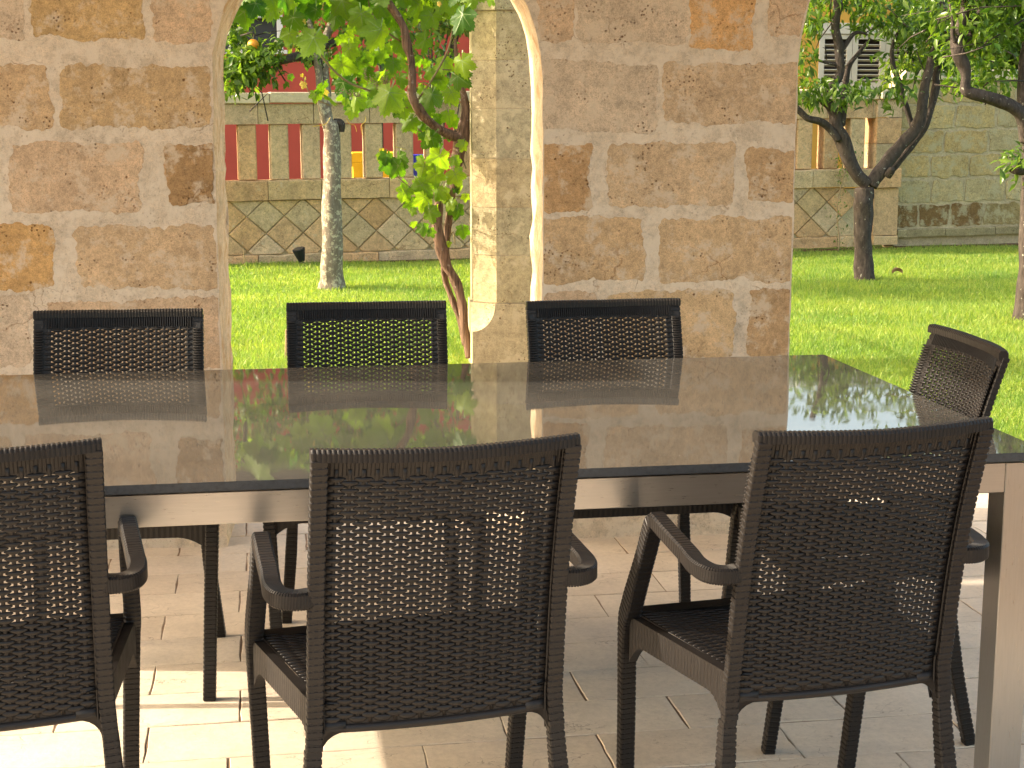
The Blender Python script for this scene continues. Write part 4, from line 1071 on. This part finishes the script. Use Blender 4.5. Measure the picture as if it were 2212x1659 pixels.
def put_leaf(px, py, size_px, d=0.0, me=None, name='leaf', face=None):
    p = at(px, py, YV+d); sz = size_px/FPX*YV
    tip = Vector((rl.gauss(0,.45), rl.gauss(0,.3), -1+rl.gauss(0,.25))).normalized()
    nr = face or Vector((rl.gauss(0,.55), -1.0+rl.gauss(0,.35), .35+rl.gauss(0,.35)))
    nr = (nr-tip*nr.dot(tip)).normalized(); x = tip.cross(nr).normalized()
    Mx = Matrix((x, tip, nr)).transposed().to_4x4()
    o = obj(name, me or rl.choice(leaf_meshes), vine)
    o.matrix_parent_inverse = Matrix.Identity(4)
    o.location = (p.x-vb.x, p.y-vb.y, p.z+sz*.12); o.rotation_euler = Mx.to_euler(); o.scale = (sz, sz, sz); return o
# hand placed big leaves: zoom2 coordinates (x, y, width)
big = [(250,60,330,-.1),(420,40,260,-.05),(760,60,260,-.12),(600,110,170,-.15),(240,210,230,-.12),(540,80,160,-.2),(800,150,150,-.1),(780,430,260,-.22),(590,340,150,-.2),(620,240,200,-.16),(1000,130,240,-.1),
       (950,210,160,0),(1150,220,220,-.15),(1080,60,220,0),(1300,370,270,-.18),(1230,60,200,0),(1450,430,180,0),(1300,150,200,.05),(1600,160,250,0),(1800,110,280,-.05),(1650,400,180,.05),(1940,240,250,-.3),(2020,30,220,-.25),(2150,40,160,-.35),
       (1700,220,200,0),(1930,580,210,-.3),(1900,690,190,-.25),(1050,470,180,-.05),(1000,620,230,.05),(850,740,150,-.2),(900,840,150,-.2),(800,790,110,-.2),(1110,560,190,.05),(1010,740,190,0),(1110,850,160,-.1),(1150,790,160,-.05),(1370,860,270,-.25),
       (1240,740,120,-.1),(1330,640,130,0),(1400,560,150,.05),(1450,680,150,0),(1480,900,200,-.05),(1540,1020,170,-.05),(1700,830,190,-.2),(1800,560,170,0),(1700,640,160,.05),(1760,700,160,.05),(1850,800,170,0),(1650,900,150,.05),
       (1830,960,140,.05),(1700,1160,190,-.1),(1660,1110,130,-.12),(1450,1290,150,-.14),(1350,1270,130,-.15),(1340,1340,140,-.15),(1440,1380,180,-.15),(1300,1240,80,-.15),(1640,1400,210,-.15),(1760,1330,230,-.15),(1880,1440,170,-.2),(1730,1440,170,-.18),
       (1500,1560,150,-.12),(1620,1540,200,-.15),(1750,1560,170,-.15),(1950,1170,110,-.1),(1540,1640,140,-.1),(1880,1290,110,-.1),(600,620,60,-.2),(1300,30,220,-.1),(900,30,200,0),(160,150,170,-.05),(330,130,200,-.1),(1900,40,200,-.1),(1480,60,200,0),(1400,200,170,.08)]
for x, y, s_, d in big:
    px, py = Z2(x, y-s_*.35); put_leaf(px, py, s_*.2778*1.32, d)
for x, y, s_, d in [(1480,190,130,-.12),(1560,150,110,-.1),(1640,250,190,-.15),(1680,340,160,-.16),(1630,440,120,-.12),(1690,460,90,-.1),(1580,120,150,-.12),(1790,180,150,-.1),(1850,250,130,-.05),(1900,310,150,0),(1940,460,130,.05),(1830,550,80,0),(1550,290,80,-.1),(1560,390,70,-.1),(1480,100,110,-.1),(1920,120,110,0),(1960,180,80,.05)]:
    px, py = Z3(x, y-s_*.35); put_leaf(px, py, s_*.2778*1.32, d)
# scattered smaller leaves deeper in the plant
areas = [((150,-80,1250,110),36,(150,240),.12),((1250,-80,2000,150),26,(150,240),.15),((960,130,1480,500),20,(110,190),.15),((950,420,1500,880),34,(110,190),.16),((1500,480,1880,1000),28,(90,170),.18),((1560,1020,1850,1260),8,(80,130),.12),((1640,1300,1900,1650),12,(90,140),.05),((100,-300,2000,-90),24,(160,260),.1)]
for (x0,y0,x1,y1), n_, (s0,s1), d in areas:
    for _ in range(n_):
        px, py = Z2(rl.uniform(x0,x1), rl.uniform(y0,y1)); put_leaf(px, py, rl.uniform(s0,s1)*.2778, d+rl.uniform(-.1,.15))
for x, y, s_ in ((700,190,90),(700,690,90),(690,600,45),(710,625,45),(1310,1190,60),(1300,1260,80),(850,760,120),(620,740,10),(1750,50,60)):
    px, py = Z2(x, y-s_*.3); put_leaf(px, py, s_*.2778, -.14, rl.choice(young), 'young_leaf')
# flower clusters and tendrils
for (x0,y0),(x1,y1) in (((1180,560),(1300,700)), ((980,715),(1150,745)), ((1330,600),(1340,650))):
    m_ = MB()
    for k_ in range(90):
        t = rl.random(); px, py = Z2(x0+(x1-x0)*t+rl.gauss(0,22)*(1-t*.6), y0+(y1-y0)*t+rl.gauss(0,22)*(1-t*.6)); p = at(px, py, YV-.16+rl.gauss(0,.01)); s_ = .0035
        m_.add([(p.x+s_,p.y,p.z),(p.x-s_,p.y,p.z),(p.x,p.y+s_,p.z),(p.x,p.y-s_,p.z),(p.x,p.y,p.z+s_),(p.x,p.y,p.z-s_)], [(0,2,4),(2,1,4),(1,3,4),(3,0,4),(2,0,5),(1,2,5),(3,1,5),(0,3,5)])
    rel(m_); obj('flower_cluster', m_.mesh('flower_cluster', M['shoot']), vine)
for pts in ([(910,910),(880,960),(830,975),(770,985)], [(1030,920),(1060,960),(1100,975),(1115,1025)], [(1180,905),(1185,940),(1150,980),(1160,1050)], [(1410,1140),(1450,1150),(1500,1165)], [(1850,1160),(1790,1210),(1770,1225)]):
    m_ = MB(); sp = smooth_path([tuple(at(*Z2(x, y), YV-.15)) for x, y in pts], 6); m_.tube(sp, .0016, 4); rel(m_); obj('tendril', m_.mesh('tendril', M['young_leaf']), vine)
print('vine leaves', sum(1 for c in vine.children if 'leaf' in c.name))

# ------------------------------------------------------------------ small things on the lawn
sp = on_ground(652, 570); t = thing('garden_spotlight', 'small black garden spotlight at the foot of the balustrade wall', 'spotlight', (sp.x, sp.y-.02, 0))
m_ = MB(); d = Vector((-.25,-.2,1)).normalized(); m_.tube([Vector((0,0,.03)), Vector((0,0,.03))+d*.05, Vector((0,0,.03))+d*.12], [.03,.045,.062], 16); obj('lamp_head', m_.mesh('lamp_head', M['black_plastic'], False), t)
m_ = MB(); a = Vector((0,0,.03))+d*.121; m_.tube([a, a+d*.006], [.052,.052], 16); obj('lens', m_.mesh('lens', M['window_dark']), t)
m_ = MB(); m_.tube([(0,0,-.05),(0,0,.05)], .012, 8); m_.box((-.03,-.03,-.01), (.03,.03,.02)); obj('spike', m_.mesh('spike', M['black_plastic']), t)
for (px0, py0, px1, py1, rr_, lab) in ((528,577,527,538,.006,'thin grey rod standing in the grass before the balustrade wall'), (617,776,619,712,.008,'thin wooden stake in the lawn just left of the middle far chair')):
    b = on_ground(px0, py0); tp = at(px1, py1, b.y); m_ = MB(); m_.tube([(0,0,-.05), (tp.x-b.x,0,tp.z)], rr_, 6)
    o = obj('stake', m_.mesh('stake', M['wood'])); o.location = (b.x, b.y, 0); tag(o, lab, 'stake')
for px, py, lab in ((1938,592,'curled brown dead leaf on the grass right of the forked tree trunk'), ):
    b = on_ground(px, py, .04); m_ = MB(); L = .05 if px == 1938 else .035
    m_.loft([[(-L+2*L*k_/6, y_*.03*math.sin(math.pi*(k_+.3)/6.6), .012+.03*abs(y_)+.025*math.sin(math.pi*k_/6)) for y_ in (-1,-.5,0,.5,1)] for k_ in range(7)], closed=False)
    o = obj('fallen_leaf', m_.mesh('fallen_leaf', M['dry_leaf'])); o.location = (b.x, b.y, .03); tag(o, lab, 'leaf')
# little climber on the balustrade
cl0 = at(*Z6(565, 640), 15.55); t = thing('climbing_plant', 'thin sparse climber growing up the balustrade left of the forked tree', 'plant', (cl0.x, cl0.y, 0))
m_ = MB(); path = [at(*Z6(x, y), 15.5) for x, y in ((560,660),(575,560),(560,440),(555,330),(560,200),(590,60),(605,10),(600,-120),(575,-250))]; path2 = [at(*Z6(x, y), 15.5) for x, y in ((590,40),(620,-40),(680,-160),(720,-230))]
for pth in (path, path2): m_.tube([p-Vector((cl0.x,cl0.y,0)) for p in smooth_path([tuple(q) for q in pth], 4) for p in [Vector(p)]], .007, 5)
obj('stem', m_.mesh('stem', M['wood'], True), t)
cs = [tuple(p-Vector((cl0.x,cl0.y,0))) for p in path+path2]
V, F = citrus_leaf_mesh_data(np.random.default_rng(4), 190, cs, [(.05,.03,.09)]*len(cs), (.02,.045), .1); obj('foliage', tri_mesh('foliage', V, F, M['citrus_leaf']), t, kind='stuff')

# ------------------------------------------------------------------ lawn
def grass():
    g_ = np.random.default_rng(2)
    def region(n, px0, px1, y0, y1):
        Yy = y0+(y1-y0)*g_.random(n)**1.15; t = g_.random(n)
        def xa(px, Y): 
            d = FW*FPX+RT*(px-1106); return np.array(Y)*(d.x/d.y)
        X = xa(px0, Yy)*(1-t)+xa(px1, Yy)*t; return np.stack([X, Yy], 1)
    P = np.concatenate([region(170000, 380, 1120, 8.57, 15.6), region(170000, 1660, 2330, 8.57, 16.5), region(130000, 1690, 2400, 5.42, 8.57), region(60000, 1120, 1660, 8.57, 15.6), region(60000, 2330, 3300, 6.0, 16.6), region(22000, -500, 380, 8.57, 15.4)], 0)
    nf = Vector((-math.cos(FH), math.sin(FH), 0)); dist = (P[:,0]-FO.x)*nf.x+(P[:,1]-FO.y)*nf.y
    P = P[dist < -.10+.05*np.sin(P[:,0]*5)*np.sin(P[:,0]*13)]; n = len(P)
    # mowing tufts: leaning direction varies smoothly
    ph = np.sin(P[:,0]*3.1+np.sin(P[:,1]*2.3)*1.5)+np.cos(P[:,1]*4.3+P[:,0]*1.1)
    hgt = g_.uniform(.025,.058, n)*(1+.15*ph); hgt *= np.where(g_.random(n) < .04, 1.5, 1)
    ang = g_.uniform(0, 2*math.pi, n); lean = g_.uniform(.1,.75, n)*hgt; la = g_.uniform(0, 2*math.pi, n)+ph*.3
    wd = g_.uniform(.0017,.0033, n)*(1+np.maximum(0, P[:,1]-8.6)*.06)
    zb = -.034
    V = np.empty((n,5,3)); sx, sy = np.cos(ang)*wd, np.sin(ang)*wd; lx, ly = np.cos(la)*lean, np.sin(la)*lean
    V[:,0] = np.stack([P[:,0]-sx, P[:,1]-sy, np.full(n, zb)], 1); V[:,1] = np.stack([P[:,0]+sx, P[:,1]+sy, np.full(n, zb)], 1)
    V[:,2] = np.stack([P[:,0]+sx*.8+lx*.35, P[:,1]+sy*.8+ly*.35, zb+hgt*.6], 1); V[:,3] = np.stack([P[:,0]-sx*.8+lx*.35, P[:,1]-sy*.8+ly*.35, zb+hgt*.6], 1)
    V[:,4] = np.stack([P[:,0]+lx, P[:,1]+ly, zb+hgt], 1)
    b = np.arange(n)[:,None]*5; F = np.concatenate([b+np.array([[0,1,2]]), b+np.array([[0,2,3]]), b+np.array([[3,2,4]])], 0)
    o = obj('lawn_grass', tri_mesh('lawn_grass', V.reshape(-1,3), F, M['grass']), kind='stuff'); tag(o, 'bright green mown lawn between the terrace and the garden walls', 'grass')
grass()
